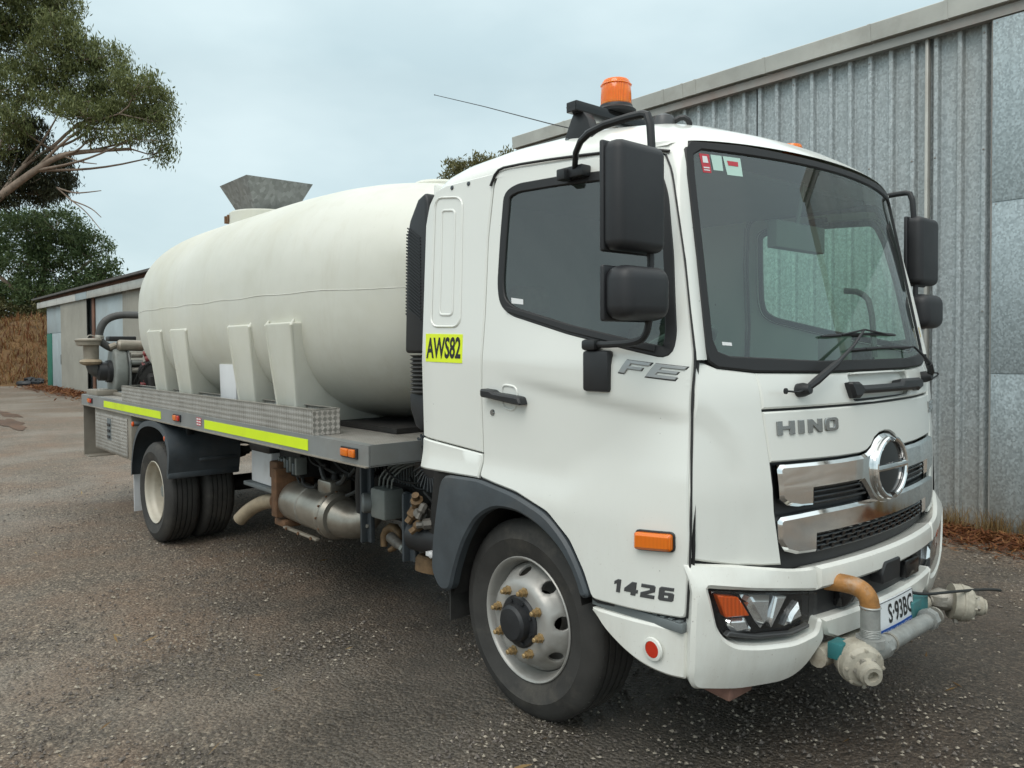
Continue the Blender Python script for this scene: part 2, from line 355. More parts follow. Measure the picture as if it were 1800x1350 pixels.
# ------------------------------------------------------------------ mesh helpers
def link(o, parent=None):
    COL.objects.link(o)
    if parent is not None:
        o.parent = parent
        o.matrix_parent_inverse = WORLD[parent.name].inverted()
    WORLD[o.name] = Matrix()
    return o
WORLD = {}
def empty(name, loc, parent=None):
    o = bpy.data.objects.new(name, None); o.empty_display_size = .2
    COL.objects.link(o)
    if parent is not None:
        o.parent = parent; o.matrix_parent_inverse = WORLD[parent.name].inverted()
    o.location = loc
    WORLD[o.name] = Matrix.Translation(loc)
    return o
def tag(o, label=None, cat=None, group=None, kind=None):
    if label: o['label'] = label
    if cat: o['category'] = cat
    if group: o['group'] = group
    if kind: o['kind'] = kind
    return o
def copy_tree(o, parent, world=None, name=None):
    c = o.copy(); COL.objects.link(c)
    c.parent = parent; c.matrix_parent_inverse = o.matrix_parent_inverse.copy()
    if world is not None:      # a root: place in world space
        c.matrix_parent_inverse = WORLD[parent.name].inverted() if parent is not None else Matrix()
        c.matrix_basis = world
        WORLD[c.name] = world
    for ch in list(o.children): copy_tree(ch, c)
    return c

def ortho(ax):
    ax = Vector(ax).normalized()
    a = Vector((0, 0, 1)) if abs(ax.z) < .9 else Vector((1, 0, 0))
    u = ax.cross(a).normalized(); v = ax.cross(u).normalized()
    return ax, u, v

class MB:
    def __init__(s): s.v = []; s.f = []
    def add(s, v, f):
        k = len(s.v); s.v += [tuple(p) for p in v]; s.f += [tuple(i + k for i in q) for q in f]; return s
    def box(s, c, d, rot=None):
        x, y, z = (q / 2 for q in d); P = []
        for a in (-1, 1):
            for b in (-1, 1):
                for e in (-1, 1):
                    p = Vector((a * x, b * y, e * z))
                    if rot is not None: p = rot @ p
                    P.append(p + Vector(c))
        return s.add(P, [(0, 1, 3, 2), (4, 6, 7, 5), (0, 4, 5, 1), (2, 3, 7, 6), (0, 2, 6, 4), (1, 5, 7, 3)])
    def bb(s, x0, x1, y0, y1, z0, z1):
        return s.box(((x0 + x1) / 2, (y0 + y1) / 2, (z0 + z1) / 2), (abs(x1 - x0), abs(y1 - y0), abs(z1 - z0)))
    def tube(s, path, r, n=10, caps=True, smoothpath=0):
        P = [Vector(p) for p in path]
        rr = list(r) if isinstance(r, (list, tuple)) else [r] * len(P)
        for _ in range(smoothpath):
            Q = [P[0]]; q = [rr[0]]
            for i in range(len(P) - 1):
                Q += [P[i].lerp(P[i + 1], .25), P[i].lerp(P[i + 1], .75)]; q += [rr[i] * .75 + rr[i + 1] * .25, rr[i] * .25 + rr[i + 1] * .75]
            P = Q + [P[-1]]; rr = q + [rr[-1]]
        u = None; rings = []
        for i, p in enumerate(P):
            t = (P[min(i + 1, len(P) - 1)] - P[max(i - 1, 0)])
            t = t.normalized() if t.length > 1e-9 else Vector((0, 0, 1))
            if u is None: _, u, _ = ortho(t)
            u = (u - t * u.dot(t))
            if u.length < 1e-6: _, u, _ = ortho(t)
            u.normalize(); w = t.cross(u)
            rings.append([p + (u * math.cos(2 * math.pi * k / n) + w * math.sin(2 * math.pi * k / n)) * rr[i] for k in range(n)])
        V = [p for g in rings for p in g]; F = []
        for i in range(len(P) - 1):
            for k in range(n):
                a = i * n + k; b = i * n + (k + 1) % n
                F.append((a, b, b + n, a + n))
        if caps:
            F.append(tuple(range(n - 1, -1, -1))); F.append(tuple(range((len(P) - 1) * n, len(P) * n)))
        return s.add(V, F)
    def lathe(s, prof, c, axis, n=36, ell=None):      # prof: (radius, height along axis)
        ax, u, v = ortho(axis); c = Vector(c); V = []; F = []
        for (r, h) in prof:
            for k in range(n):
                a = 2 * math.pi * k / n
                V.append(c + ax * h + u * r * math.cos(a) + v * r * math.sin(a))
        for i in range(len(prof) - 1):
            for k in range(n):
                a = i * n + k; b = i * n + (k + 1) % n
                F.append((a, a + n, b + n, b))
        if prof[0][0] > 1e-6: F.append(tuple(range(n)))
        if prof[-1][0] > 1e-6: F.append(tuple(range(len(prof) * n - 1, (len(prof) - 1) * n - 1, -1)))
        return s.add(V, F)
    def prism(s, poly, fn, t):        # poly in 2D, fn(u,v,w) -> 3D, thickness w 0..t
        n = len(poly)
        V = [fn(p[0], p[1], 0) for p in poly] + [fn(p[0], p[1], t) for p in poly]
        F = [tuple(range(n)), tuple(range(2 * n - 1, n - 1, -1))] + [(i, i + n, (i + 1) % n + n, (i + 1) % n) for i in range(n)]
        return s.add(V, F)
    def build(s, name, mat, parent=None, smooth=35, bevel=0, seg=2, fix=True):
        me = bpy.data.meshes.new(name)
        me.from_pydata([tuple(p) for p in s.v], [], s.f)
        if fix or bevel:
            bm = bmesh.new(); bm.from_mesh(me)
            bmesh.ops.remove_doubles(bm, verts=bm.verts, dist=1e-5)
            if fix: bmesh.ops.recalc_face_normals(bm, faces=bm.faces)
            if bevel:
                ed = [e for e in bm.edges if len(e.link_faces) == 2 and e.calc_face_angle(0) > R(28)]
                bmesh.ops.bevel(bm, geom=ed, offset=bevel, segments=seg, profile=.5, affect='EDGES', clamp_overlap=True)
            bm.to_mesh(me); bm.free()
        me.materials.append(MATS[mat] if isinstance(mat, str) else mat)
        if smooth:
            me.polygons.foreach_set('use_smooth', [True] * len(me.polygons))
            me.set_sharp_from_angle(angle=R(smooth))
        o = bpy.data.objects.new(name, me)
        return link(o, parent)

# polygons and curved panels -------------------------------------------------
def area2(p): return sum(p[i][0] * p[(i + 1) % len(p)][1] - p[(i + 1) % len(p)][0] * p[i][1] for i in range(len(p)))
def ccw(p): return list(p) if area2(p) > 0 else list(p)[::-1]
def rnd(pts, r, n=4):
    """round polygon corners; r number or per-point list"""
    out = []; L = len(pts)
    for i in range(L):
        p = Vector(pts[i][:2]); a = Vector(pts[i - 1][:2]); b = Vector(pts[(i + 1) % L][:2])
        ri = r[i] if isinstance(r, (list, tuple)) else r
        d1 = (a - p); d2 = (b - p)
        k = min(ri, d1.length * .45, d2.length * .45)
        if k < 1e-5: out.append(tuple(p)); continue
        A = p + d1.normalized() * k; B = p + d2.normalized() * k
        for j in range(n + 1):
            t = j / n; out.append(tuple((1 - t) ** 2 * A + 2 * t * (1 - t) * p + t * t * B))
    return out
def catmull(pts, k=4, closed=True):
    out = []; L = len(pts); P = [np.array(p, float) for p in pts]
    rng = range(L) if closed else range(L - 1)
    for i in rng:
        p0 = P[i - 1] if closed or i > 0 else P[i]; p1 = P[i]; p2 = P[(i + 1) % L]; p3 = P[(i + 2) % L] if closed or i + 2 < L else P[i + 1]
        for j in range(k):
            t = j / k
            out.append(tuple(.5 * ((2 * p1) + (-p0 + p2) * t + (2 * p0 - 5 * p1 + 4 * p2 - p3) * t * t + (-p0 + 3 * p1 - 3 * p2 + p3) * t ** 3)))
    if not closed: out.append(tuple(P[-1]))
    return out
def resample(p, step):
    out = []
    for i in range(len(p)):
        a = Vector(p[i]); b = Vector(p[(i + 1) % len(p)]); n = max(1, int(math.ceil((b - a).length / step)))
        out += [tuple(a.lerp(b, j / n)) for j in range(n)]
    q = []
    for a in out:
        if not q or (Vector(a) - Vector(q[-1])).length > 1e-4: q.append(a)
    return q
def inset(p, d):
    out = []; L = len(p)
    for i in range(L):
        a = Vector(p[i - 1]); b = Vector(p[i]); c = Vector(p[(i + 1) % L])
        e1 = (b - a).normalized(); e2 = (c - b).normalized()
        n1 = Vector((-e1.y, e1.x)); n2 = Vector((-e2.y, e2.x))
        m = n1 + n2
        if m.length < 1e-6: m = n1
        m.normalize(); k = d / max(.35, m.dot(n1))
        out.append(tuple(b + m * k))
    return out
def inside(pt, poly):
    x, y = pt; c = False; j = len(poly) - 1
    for i in range(len(poly)):
        xi, yi = poly[i]; xj, yj = poly[j]
        if (yi > y) != (yj > y) and x < (xj - xi) * (y - yi) / (yj - yi) + xi: c = not c
        j = i
    return c
def panel_raw(outline, fmap, holes=(), thick=.012, edge=.005, step=.06, off=0., back=False):
    """curved sheet: outline and holes in (u,v), mapped by fmap(u,v,w) with w along the outward normal"""
    O = ccw(resample(outline, step)); I = inset(O, edge) if edge else None
    H = [ccw(resample(h, step)) for h in holes]; HI = [inset(h, -edge) if edge else None for h in H]
    V = []; E = []; kind = []
    def ring(p, k):
        s = len(V); V.extend(Vector(q) for q in p); kind.extend([k] * len(p)); E.extend((s + i, s + (i + 1) % len(p)) for i in range(len(p)))
    ring(O, 1)
    if edge: ring(I, 0)
    for h, hi in zip(H, HI):
        ring(h, 1)
        if edge: ring(hi, 0)
    inner = I or O
    xs = [p[0] for p in O]; ys = [p[1] for p in O]
    nx = int((max(xs) - min(xs)) / step); ny = int((max(ys) - min(ys)) / step)
    bp = np.array([tuple(q) for q in V])
    for i in range(1, nx + 1):
        for j in range(1, ny + 1):
            p = (min(xs) + (i - .5 + .0) * step, min(ys) + (j - .5) * step)
            if not inside(p, inner) or any(inside(p, h2 or h1) for h1, h2 in zip(H, HI)): continue
            if np.min((bp[:, 0] - p[0]) ** 2 + (bp[:, 1] - p[1]) ** 2) < (step * .45) ** 2: continue
            V.append(Vector(p)); kind.append(0)
    vo, eo, fo, ov, _, _ = delaunay_2d_cdt(V, E, [], 0, 1e-6, True)
    kd = [max((kind[k] for k in ids), default=0) for ids in ov]
    P = [Vector(fmap(v.x, v.y, off - (edge if k == 1 else 0))) for v, k in zip(vo, kd)]
    F = []
    for f in fo:
        c = (sum(vo[i].x for i in f) / len(f), sum(vo[i].y for i in f) / len(f))
        if inside(c, O) and not any(inside(c, h) for h in H): F.append(tuple(f))
    if F:
        f = F[len(F) // 2]; nrm = (P[f[1]] - P[f[0]]).cross(P[f[2]] - P[f[0]])
        c = Vector((sum(vo[i].x for i in f) / 3, sum(vo[i].y for i in f) / 3))
        up = Vector(fmap(c.x, c.y, .01)) - Vector(fmap(c.x, c.y, 0))
        if nrm.dot(up) < 0: F = [q[::-1] for q in F]; flip = True
        else: flip = False
        if thick:
            nv = len(P)
            rings = [O] + H
            for ri, p in enumerate(rings):
                s = len(P); L = len(p)
                P += [Vector(fmap(q[0], q[1], off - edge)) for q in p] + [Vector(fmap(q[0], q[1], off - thick)) for q in p]
                for i in range(L):
                    j = (i + 1) % L; q = (s + i, s + j, s + j + L, s + i + L)
                    if (ri == 0) != flip: q = q[::-1]
                    F.append(q)
    return P, F
def panel(name, outline, fmap, mat, parent, holes=(), thick=.012, edge=.005, step=.06, off=0., smooth=40):
    v, f = panel_raw(outline, fmap, holes, thick, edge, step, off)
    m = MB(); m.add(v, f)
    return m.build(name, mat, parent, smooth, fix=False)
def wrap(S):
    """S(u,v)->point; returns fmap with numeric normal, outward sign chosen by ref"""
    def f(u, v, w=0.):
        p = Vector(S(u, v))
        if w == 0: return p
        e = .004
        n = (Vector(S(u + e, v)) - Vector(S(u - e, v))).cross(Vector(S(u, v + e)) - Vector(S(u, v - e))).normalized()
        return p + n * w
    return f
def text_raw(body, h, fmap, u0, v0, width=None, extr=.002, bold=0., shear=0., direction=1):
    """lettering laid on a surface: built-in font outlines mapped through fmap"""
    cu = bpy.data.curves.new('txt', 'FONT'); cu.body = body; cu.size = 1.; cu.offset = bold; cu.resolution_u = 3
    ob = bpy.data.objects.new('txt', cu); COL.objects.link(ob)
    dg = bpy.context.evaluated_depsgraph_get()
    me = bpy.data.meshes.new_from_object(ob.evaluated_get(dg))
    vs = [v.co.copy() for v in me.vertices]; fs = [tuple(p.vertices) for p in me.polygons]
    bpy.data.objects.remove(ob); bpy.data.meshes.remove(me); bpy.data.curves.remove(cu)
    if not vs: return [], []
    x0 = min(v.x for v in vs); x1 = max(v.x for v in vs); y0 = min(v.y for v in vs); y1 = max(v.y for v in vs)
    k = h / (y1 - y0); kx = (width / (x1 - x0)) if width else k
    P = [Vector(fmap(u0 + direction * ((v.x - x0) * kx + shear * (v.y - y0) * k), v0 + (v.y - y0) * k, extr)) for v in vs]
    return P, fs
def blob(mb, c, rad, seed=0, amp=.25, sub=2):
    bm = bmesh.new(); bmesh.ops.create_icosphere(bm, subdivisions=sub, radius=1.)
    rr = random.Random(seed)
    off = {}
    for v in bm.verts:
        k = 1 + rr.uniform(-amp, amp)
        v.co = Vector((v.co.x * rad[0] * k, v.co.y * rad[1] * k, v.co.z * rad[2] * k)) + Vector(c)
    bm.verts.index_update()
    mb.add([v.co.copy() for v in bm.verts], [tuple(v.index for v in f.verts) for f in bm.faces]); bm.free()

def ring_strip(name, outline, out, inn, fmap, mat, parent, off):
    O = ccw(outline); A = inset(O, -out); B = inset(O, inn); n = len(O)
    m = MB(); m.add([fmap(p[0], p[1], off) for p in A] + [fmap(p[0], p[1], off) for p in B], [(i, (i + 1) % n, n + (i + 1) % n, n + i) for i in range(n)])
    return m.build(name, mat, parent, 60, fix=False)

# ------------------------------------------------------------------ the tanker truck: cab
truck = empty('water_truck', (-3.0, 0, 0))
tag(truck, 'white cab-over water truck carrying a cream poly tank on a steel tray', 'truck')

def ip(z, xs, ys): return float(np.interp(z, xs, ys))
def sidew(x, z):
    zb = min(z, 1.55)
    w = 1.072 + ip(zb, [1.2, 1.55], [0, .008])
    zh = ip(x, [.30, .92], [1.13, 1.50]); t = min(1, max(0, (zh - zb) / (zh - .95)))
    w += .026 * t * t * (3 - 2 * t)      # sill flare: crisp behind, long and soft towards the front
    if x > .62: w -= ip(zb, [1.15, 1.55], [.55, 1.25]) * (x - .62) ** 2
    if z > 1.55:
        wt = ip(x, [-.75, -.2, .4, .8, .95], [1.048, 1.035, .978, .900, .865])
        w = w - (w - wt) * ((z - 1.55) / .7)
    if x > -.10 and 1.2 < z < 1.85:      # crease falling towards the front of the door
        zc = 1.478 - .125 * (x + .03); d = (z - zc) / .017
        fade = min(1, max(0, (zc + .32 - z) / .28)); fade = fade * fade * (3 - 2 * fade)
        w += .015 * min(1, (x + .10) / .35) * fade / (1 + math.exp(-2.2 * d)) * min(1, max(0, (.93 - x) / .12))
    if x < -.60: w -= 1.6 * (x + .60) ** 2
    return w
def XCf(z): return ip(z, [.3, .75, 1.1, 1.45, 1.55, 2.40, 2.5], [1.09, 1.10, 1.10, 1.085, 1.06, .885, .86])
def KKf(z): return ip(z, [1.1, 1.55, 2.4], [.17, .195, .2])
def frontx(y, z):
    a = abs(y); e = max(0, a - .98)
    q = 0.
    if a > .74 and z < 1.40:      # sweep pressed into the corner panels
        yc = ip(z, [.86, .98, 1.10, 1.22, 1.31, 1.35, 1.38], [.800, .815, .835, .868, .915, .97, 1.08])
        t = min(1, max(0, (a - yc + .015) / .03)); q = .013 * t * t * (3 - 2 * t)
    return XCf(z) - KKf(z) * y * y - 2 * e * e - q
def bumpx(y, z):
    e = max(0, abs(y) - 1.0)
    return ip(z, [.36, .42, .50, .58, .70, .77, .80, .83, .88], [1.075, 1.105, 1.128, 1.137, 1.14, 1.14, 1.134, 1.118, 1.085]) - .175 * y * y - 2 * e * e
FN = wrap(lambda u, v: (u, -sidew(u, v), v))
def FS(s):
    if s < 0: return FN
    def f(u, v, w=0.):
        p = FN(u, v, w); return Vector((p.x, -p.y, p.z))
    return f
FF = wrap(lambda u, v: (frontx(u, v), u, v))
FB = wrap(lambda u, v: (bumpx(u, v), u, v))
def mirror_y(p): return [(-a, b) for a, b in p]

DOOR = rnd([(-.10, 2.398), (-.150, 2.388), (-.176, 2.339), (-.197, 2.099), (-.196, 1.742), (-.213, 1.385), (-.208, 1.155), (-.204, 1.109), (-.219, 1.032), (-.108, 1.016), (.036, .999), (.231, .946), (.359, .854), (.434, .746), (.478, .652),
        (.886, .672), (.899, .928), (.880, 1.315), (.876, 1.453), (.877, 1.572), (.850, 1.712), (.810, 1.916), (.759, 2.108), (.715, 2.263), (.677, 2.335), (.60, 2.352), (.252, 2.376)], .02, 2)
WIN = rnd([(-.03, 2.306), (-.094, 2.285), (-.102, 2.089), (-.104, 1.889), (-.085, 1.81), (-.017, 1.766), (.328, 1.681), (.72, 1.604), (.794, 1.588), (.798, 1.652), (.753, 1.941), (.702, 2.168), (.656, 2.270), (.424, 2.289), (.198, 2.302)], .04, 4)
REARP = [(-.185, 2.392), (-.52, 2.392), (-.60, 2.378), (-.66, 2.318), (-.70, 2.22), (-.700, 1.93), (-.700, 1.645), (-.698, 1.173), (-.214, 1.140), (-.219, 1.385), (-.202, 1.742), (-.203, 2.099), (-.182, 2.339)]
SKIRT = [(-.698, 1.166), (-.704, 1.018), (-.226, 1.026), (-.210, 1.11), (-.214, 1.133)]
FLARE = rnd([(-.49, 1.012), (-.215, 1.022), (-.108, 1.008), (.036, .991), (.231, .938), (.355, .846), (.428, .740), (.470, .655), (.425, .640), (.385, .73), (.31, .815), (.2, .88), (.06, .922), (-.09, .918), (-.22, .85), (-.32, .72), (-.385, .58), (-.42, .47), (-.50, .455), (-.575, .535), (-.56, .70), (-.535, .82)], .06, 3)
STEPSK = rnd([(.47, .618), (.53, .555), (.62, .505), (.72, .468), (.82, .455), (.884, .458), (.886, .632)], [.01, .05, .06, .06, .04, .01, .01], 3)

for s in (-1, 1):
    F = FS(s); near = s < 0
    door = panel('door', DOOR, F, 'paint_white', truck, holes=[inset(ccw(WIN), -.012)], thick=.02, edge=.006, step=.021)
    if near: door['label'] = 'white driver door with model letters'
    ring_strip('door_gap_backing', DOOR, .016, .02, F, 'rubber_and_gap_black', door, -.016)  # black backing strip, stands in for the shade inside the door gap
    m = MB(); m.tube([F(x_ + .004, z_, -.0015) for x_, z_ in [(.886, .676), (.899, .928), (.880, 1.315), (.876, 1.453), (.877, 1.572), (.850, 1.712), (.810, 1.916), (.759, 2.108), (.715, 2.263), (.680, 2.330)]], .0042, 6, smoothpath=1); m.build('door_gap_line', 'rubber_and_gap_black', door)  # dark bead drawing the shaded gap along the door's front edge
    panel('window_seal', inset(ccw(WIN), -.018), F, 'rubber_and_gap_black', door, holes=[inset(ccw(WIN), .022)], thick=.02, edge=.004, step=.05, off=.004)
    panel('window_pane', inset(ccw(WIN), .018), F, 'glass_side', door, thick=0, edge=0, step=.12, off=-.006)
    # seal along the raked sill
    panel('window_sill', [(-.05, 1.768), (.334, 1.672), (.75, 1.592), (.75, 1.617), (.334, 1.700), (-.05, 1.79)], F, 'rubber_and_gap_black', door, thick=.02, edge=.003, step=.05, off=.010)
    panel('side_panel', REARP, F, 'paint_white', truck, thick=.02, edge=.006, step=.05)
    panel('lower_side_panel', SKIRT, F, 'paint_white', truck, thick=.02, edge=.006, step=.04, off=.003)
    # pressed recess in the panel behind the door: a raised frame round a lower field
    m = MB()
    rec = rnd([(-.60, 2.336), (-.600, 1.722), (-.378, 1.716), (-.398, 2.310)], .05, 5)
    v, f = panel_raw(inset(ccw(rec), -.012), F, [rec], 0, .006, .05, .007); m.add(v, f)
    rec2 = rnd([(-.555, 2.282), (-.545, 1.764), (-.430, 1.76), (-.440, 2.268)], .03, 4)
    v, f = panel_raw(rec2, F, [inset(ccw(rec2), .014)], 0, .004, .05, .005); m.add(v, f)
    m.build('pressed_frame', 'paint_white', truck, 50, fix=False)
    for (u, v_) in ((-.475, 2.372), (-.352, 2.372)):
        m = MB(); c = F(u, v_); m.lathe([(0, .006), (.009, .005), (.011, 0)], c, (0, s, .1), 14); m.build('rubber_plug', 'grey_plastic', truck)
    # wheel-arch flare and liner
    panel('arch_flare', FLARE, F, 'grey_plastic', truck, thick=.05, edge=.012, step=.04, off=.012)
    m = MB()
    arc = [(.40, .60), (.37, .74), (.30, .83), (.19, .895), (.05, .935), (-.10, .93), (-.23, .865), (-.33, .735), (-.40, .58), (-.44, .44)]
    for i in range(len(arc) - 1):
        a, b = arc[i], arc[i + 1]
        m.add([(a[0], s * 1.07, a[1]), (b[0], s * 1.07, b[1]), (b[0], s * .52, b[1]), (a[0], s * .52, a[1])], [(0, 1, 2, 3)])
    m.build('arch_liner', 'dark_under', truck, 60)
    m = MB(); m.bb(-.50, -.49, s * 1.05, s * .72, .30, .60); m.build('mudflap', 'rubber', truck)
    # cab step and its skirt
    m = MB(); m.bb(.46, .882, s * .84, s * 1.075, .622, .655)
    for k in range(12): m.bb(.475 + k * .034, .495 + k * .034, s * .86, s * 1.070, .655, .661)
    m.build('step_tread', 'steel_grey', truck, 30, .004)
    sk = panel('step_skirt', STEPSK, F, 'paint_white_low', truck, thick=.05, edge=.008, step=.04, off=-.004)
    m = MB(); m.lathe([(0, .004), (.028, .003), (.030, 0)], F(.765, .54, .006), (0, s, 0), 20); m.build('reflector', 'lens_red', sk)
    m = MB(); m.lathe([(.030, .0), (.030, .008), (.040, .006), (.043, 0)], F(.765, .54, .001), (0, s, 0), 20); m.build('reflector_rim', 'paint_white_low', sk)
    # side indicator
    IND = rnd([(.702, .953), (.844, .963), (.845, .904), (.701, .891)], .012, 3)
    b = panel('indicator', IND, F, 'lens_orange', door, thick=.03, edge=.01, step=.03, off=.032)
    panel('indicator_base', inset(ccw(IND), -.006), F, 'black_plastic', b, thick=.02, edge=.003, step=.05, off=.009)
    # door handle in its dished recess, and the lock
    hr = rnd([(-.075, 1.46), (.045, 1.45), (.025, 1.335), (-.07, 1.345)], .045, 5)
    panel('handle_dish', hr, F, 'paint_white', door, holes=[inset(ccw(hr), .012)], thick=0, edge=.004, step=.03, off=.005)
    h = MB(); pr = lambda u, v_, w: F(u, v_, w)
    hp = rnd([(-.172, 1.432), (-.10, 1.428), (-.085, 1.418), (.06, 1.408), (.085, 1.404), (.098, 1.372), (.05, 1.374), (-.08, 1.388), (-.10, 1.391), (-.172, 1.396)], .008, 2)
    v, f = panel_raw(hp, F, (), .045, .008, .03, .045); h.add(v, f)
    h.build('door_handle', 'black_plastic', door, 40, fix=False)
    m = MB(); m.lathe([(0, .006), (.012, .006), (.015, 0)], F(-.135, 1.326), (0, s, 0), 16); m.build('door_lock', 'badge_chrome', door)
    # rain gutter above the door
    m = MB(); m.tube([F(x, z, .006) for x, z in [(-.19, 2.335), (-.16, 2.395), (-.10, 2.408), (.24, 2.392), (.58, 2.368), (.70, 2.338)]], .006, 6, smoothpath=1)
    m.build('drip_rail', 'rubber_and_gap_black', truck)
    # A-pillar between door edge and windscreen
    def PIL(t, z, s=s):
        xd = ip(z, [1.50, 1.573, 1.712, 1.916, 2.108, 2.263, 2.335, 2.37], [.884, .884, .857, .817, .766, .722, .684, .60])
        yd = sidew(xd, min(z, 2.36))
        yg = ip(z, [1.50, 1.58, 1.94, 2.26, 2.40], [.945, .935, .905, .884, .855]); xg = frontx(yg, z)
        mx_, my_ = max(xd, xg) + .012, max(yd, yg) - .004
        a = (1 - t) ** 2; b_ = 2 * t * (1 - t); c = t * t
        return (a * xd + b_ * (xd * .5 + xg * .5 + .010) + c * xg, s * (a * yd + b_ * (yd * .55 + yg * .45 + .006) + c * yg), z)
    m = MB(); nz, nt = 30, 8; V = []
    for i in range(nz + 1):
        for j in range(nt + 1): V.append(PIL(j / nt * 1.05, 1.566 + (2.385 - 1.566) * i / nz))
    m.add(V, [(i * (nt + 1) + j, i * (nt + 1) + j + 1, (i + 1) * (nt + 1) + j + 1, (i + 1) * (nt + 1) + j) for i in range(nz) for j in range(nt)])
    m.build('windscreen_pillar', 'paint_white', truck, 60)
    # front corner panel
    CP = [(-.992, 1.562), (-.945, 1.553), (-.90, 1.535), (-.743, 1.516), (-.738, 1.38), (-.716, 1.188), (-.703, 1.013), (-.668, .815), (-.864, .836), ] + [(-(sidew(ip(z, [.672, .928, 1.315, 1.453, 1.572], [.886, .899, .880, .876, .877]), z) - .006), z) for z in (.878, .93, 1.0, 1.06, 1.12, 1.2, 1.315, 1.40, 1.453, 1.51)]
    CP = CP if near else mirror_y(CP)
    cps = panel('panel_gap_backing', inset(ccw(CP), -.016), FF, 'rubber_and_gap_black', truck, thick=0, edge=0, step=.06, off=-.018)  # black sheet behind the corner panel, darkens its gaps like shade
    panel('corner_panel', CP, FF, 'paint_white', truck, thick=.03, edge=.007, step=.05)
    # soft sweep pressed into the corner panel
    sw = [(-1.05, 1.36), (-.98, 1.35), (-.92, 1.31), (-.875, 1.22), (-.845, 1.10), (-.825, .98), (-.81, .86)]
    sw = sw if near else mirror_y(sw)

# roof -----------------------------------------------------------------------
def roofz(u, k):
    zt = ip(u, [0, .025, .07, .16, .35, .62, .80, .91, .97, 1.0], [2.42, 2.485, 2.53, 2.568, 2.592, 2.592, 2.552, 2.487, 2.43, 2.395])
    return 2.366 + (zt - 2.366) * max(0, 1 - abs(k) ** 4) ** (1 / 2.0)
V = []; nu, nv = 48, 52
us = [.5 - .5 * math.cos(math.pi * i / nu) for i in range(nu + 1)]
for i in range(nu + 1):
    for j in range(nv + 1):
        k = math.sin((j / nv - .5) * math.pi)
        w = sidew(-.70 + 1.35 * us[i], 2.37) - .004
        y = w * k
        xr = -.70 + .10 * max(0, (abs(y) - .86) / .168) ** 2
        xf = frontx(y, 2.392) + .004 if abs(y) < .84 else ip(abs(y), [.84, .968], [frontx(.84, 2.392) + .004, .62])
        x = xr + (xf - xr) * us[i]
        V.append((x, y, roofz(us[i], k)))
m = MB(); m.add(V, [(i * (nv + 1) + j, (i + 1) * (nv + 1) + j, (i + 1) * (nv + 1) + j + 1, i * (nv + 1) + j + 1) for i in range(nu) for j in range(nv)])
roof = m.build('roof', 'paint_white', truck, 60)
m = MB(); m.bb(-.70, -.675, -.985, .985, 1.02, 2.43); m.build('rear_wall', 'paint_white', truck, 30, .01)
for y in (.12,):
    m = MB(); x = .62; m.lathe([(.045, -.02), (.045, .012), (.038, .026), (0, .028)], (x, y, roofz(.84, y / .94) - .005), (0.1, 0, 1), 20); m.build('marker_lamp', 'lens_orange', roof)

# front panels ----------------------------------------------------------------
UPF = [(-.738, 1.385), (.738, 1.385), (.743, 1.516), (.388, 1.506), (0, 1.508), (-.388, 1.506), (-.743, 1.516)]
REC = rnd([(-.245, 1.500), (.305, 1.500), (.33, 1.485), (.34, 1.42), (.315, 1.398), (-.20, 1.390), (-.225, 1.402)], .02, 4)
up = panel('cowl_panel', UPF, FF, 'paint_white', truck, holes=[REC], thick=.03, edge=.007, step=.05)
panel('recess_floor', inset(ccw(REC), -.01), FF, 'paint_white', up, thick=0, edge=0, step=.06, off=-.028)
h = MB()
v, f = panel_raw(rnd([(-.285, 1.468), (-.205, 1.466), (-.19, 1.452), (.16, 1.452), (.175, 1.466), (.445, 1.463), (.46, 1.45), (.455, 1.418), (.40, 1.408), (.36, 1.418), (-.19, 1.422), (-.205, 1.405), (-.26, 1.405)], .01, 2), FF, (), .05, .012, .04, .03); h.add(v, f)
h.build('grab_handle', 'black_plastic', up, 40, fix=False)
YC = .02
def sym_top(h): return [(YC + a, b) for a, b in h] + [(YC - a, b) for a, b in reversed(h) if a > 1e-6]
TOPH = [(0, 1.255), (.05, 1.250), (.095, 1.233), (.125, 1.205), (.16, 1.188), (.21, 1.181), (.36, 1.181), (.716, 1.188)]
LOWF = [(-.716, 1.192), (-.738, 1.375), (.738, 1.375), (.716, 1.192)] + [(YC + a, b + .004) for a, b in reversed(TOPH[:-1])] + [(YC - a, b + .004) for a, b in TOPH[1:-1]]
panel('nose_gap_backing', [(-.75, 1.36), (.75, 1.36), (.75, 1.40), (-.75, 1.40)], FF, 'rubber_and_gap_black', truck, thick=0, edge=0, step=.06, off=-.02)  # black strip standing in for shade in the gap above the nose
lowf = panel('nose_panel', LOWF, FF, 'paint_white', truck, thick=.03, edge=.006, step=.04)
CH1h = [(0, 1.250), (.05, 1.245), (.092, 1.229), (.122, 1.20), (.16, 1.182), (.21, 1.175), (.36, 1.174), (.69, 1.180), (.705, 1.165), (.697, 1.055), (.66, 1.030), (.60, 1.018), (.523, 1.014), (.522, 1.074), (.205, 1.074), (.165, 1.035), (.13, .995), (.08, .966), (0, .955)]
grille = panel('grille_backing', [(-.71, .78), (.71, .78), (.70, 1.0), (.716, 1.19), (-.716, 1.19), (-.70, 1.0)], FF, 'black_plastic', truck, thick=.05, edge=.004, step=.08, off=-.035)
panel('chrome_upper', sym_top(CH1h), FF, 'chrome', grille, thick=.03, edge=.012, step=.025, off=.008)
CH2h = [(0, .992), (.50, .992), (.69, .988), (.705, .975), (.70, .90), (.67, .862), (.61, .843), (.502, .838), (.50, .899), (0, .899)]
panel('chrome_lower', sym_top(CH2h), FF, 'chrome', grille, thick=.03, edge=.012, step=.025, off=.006)
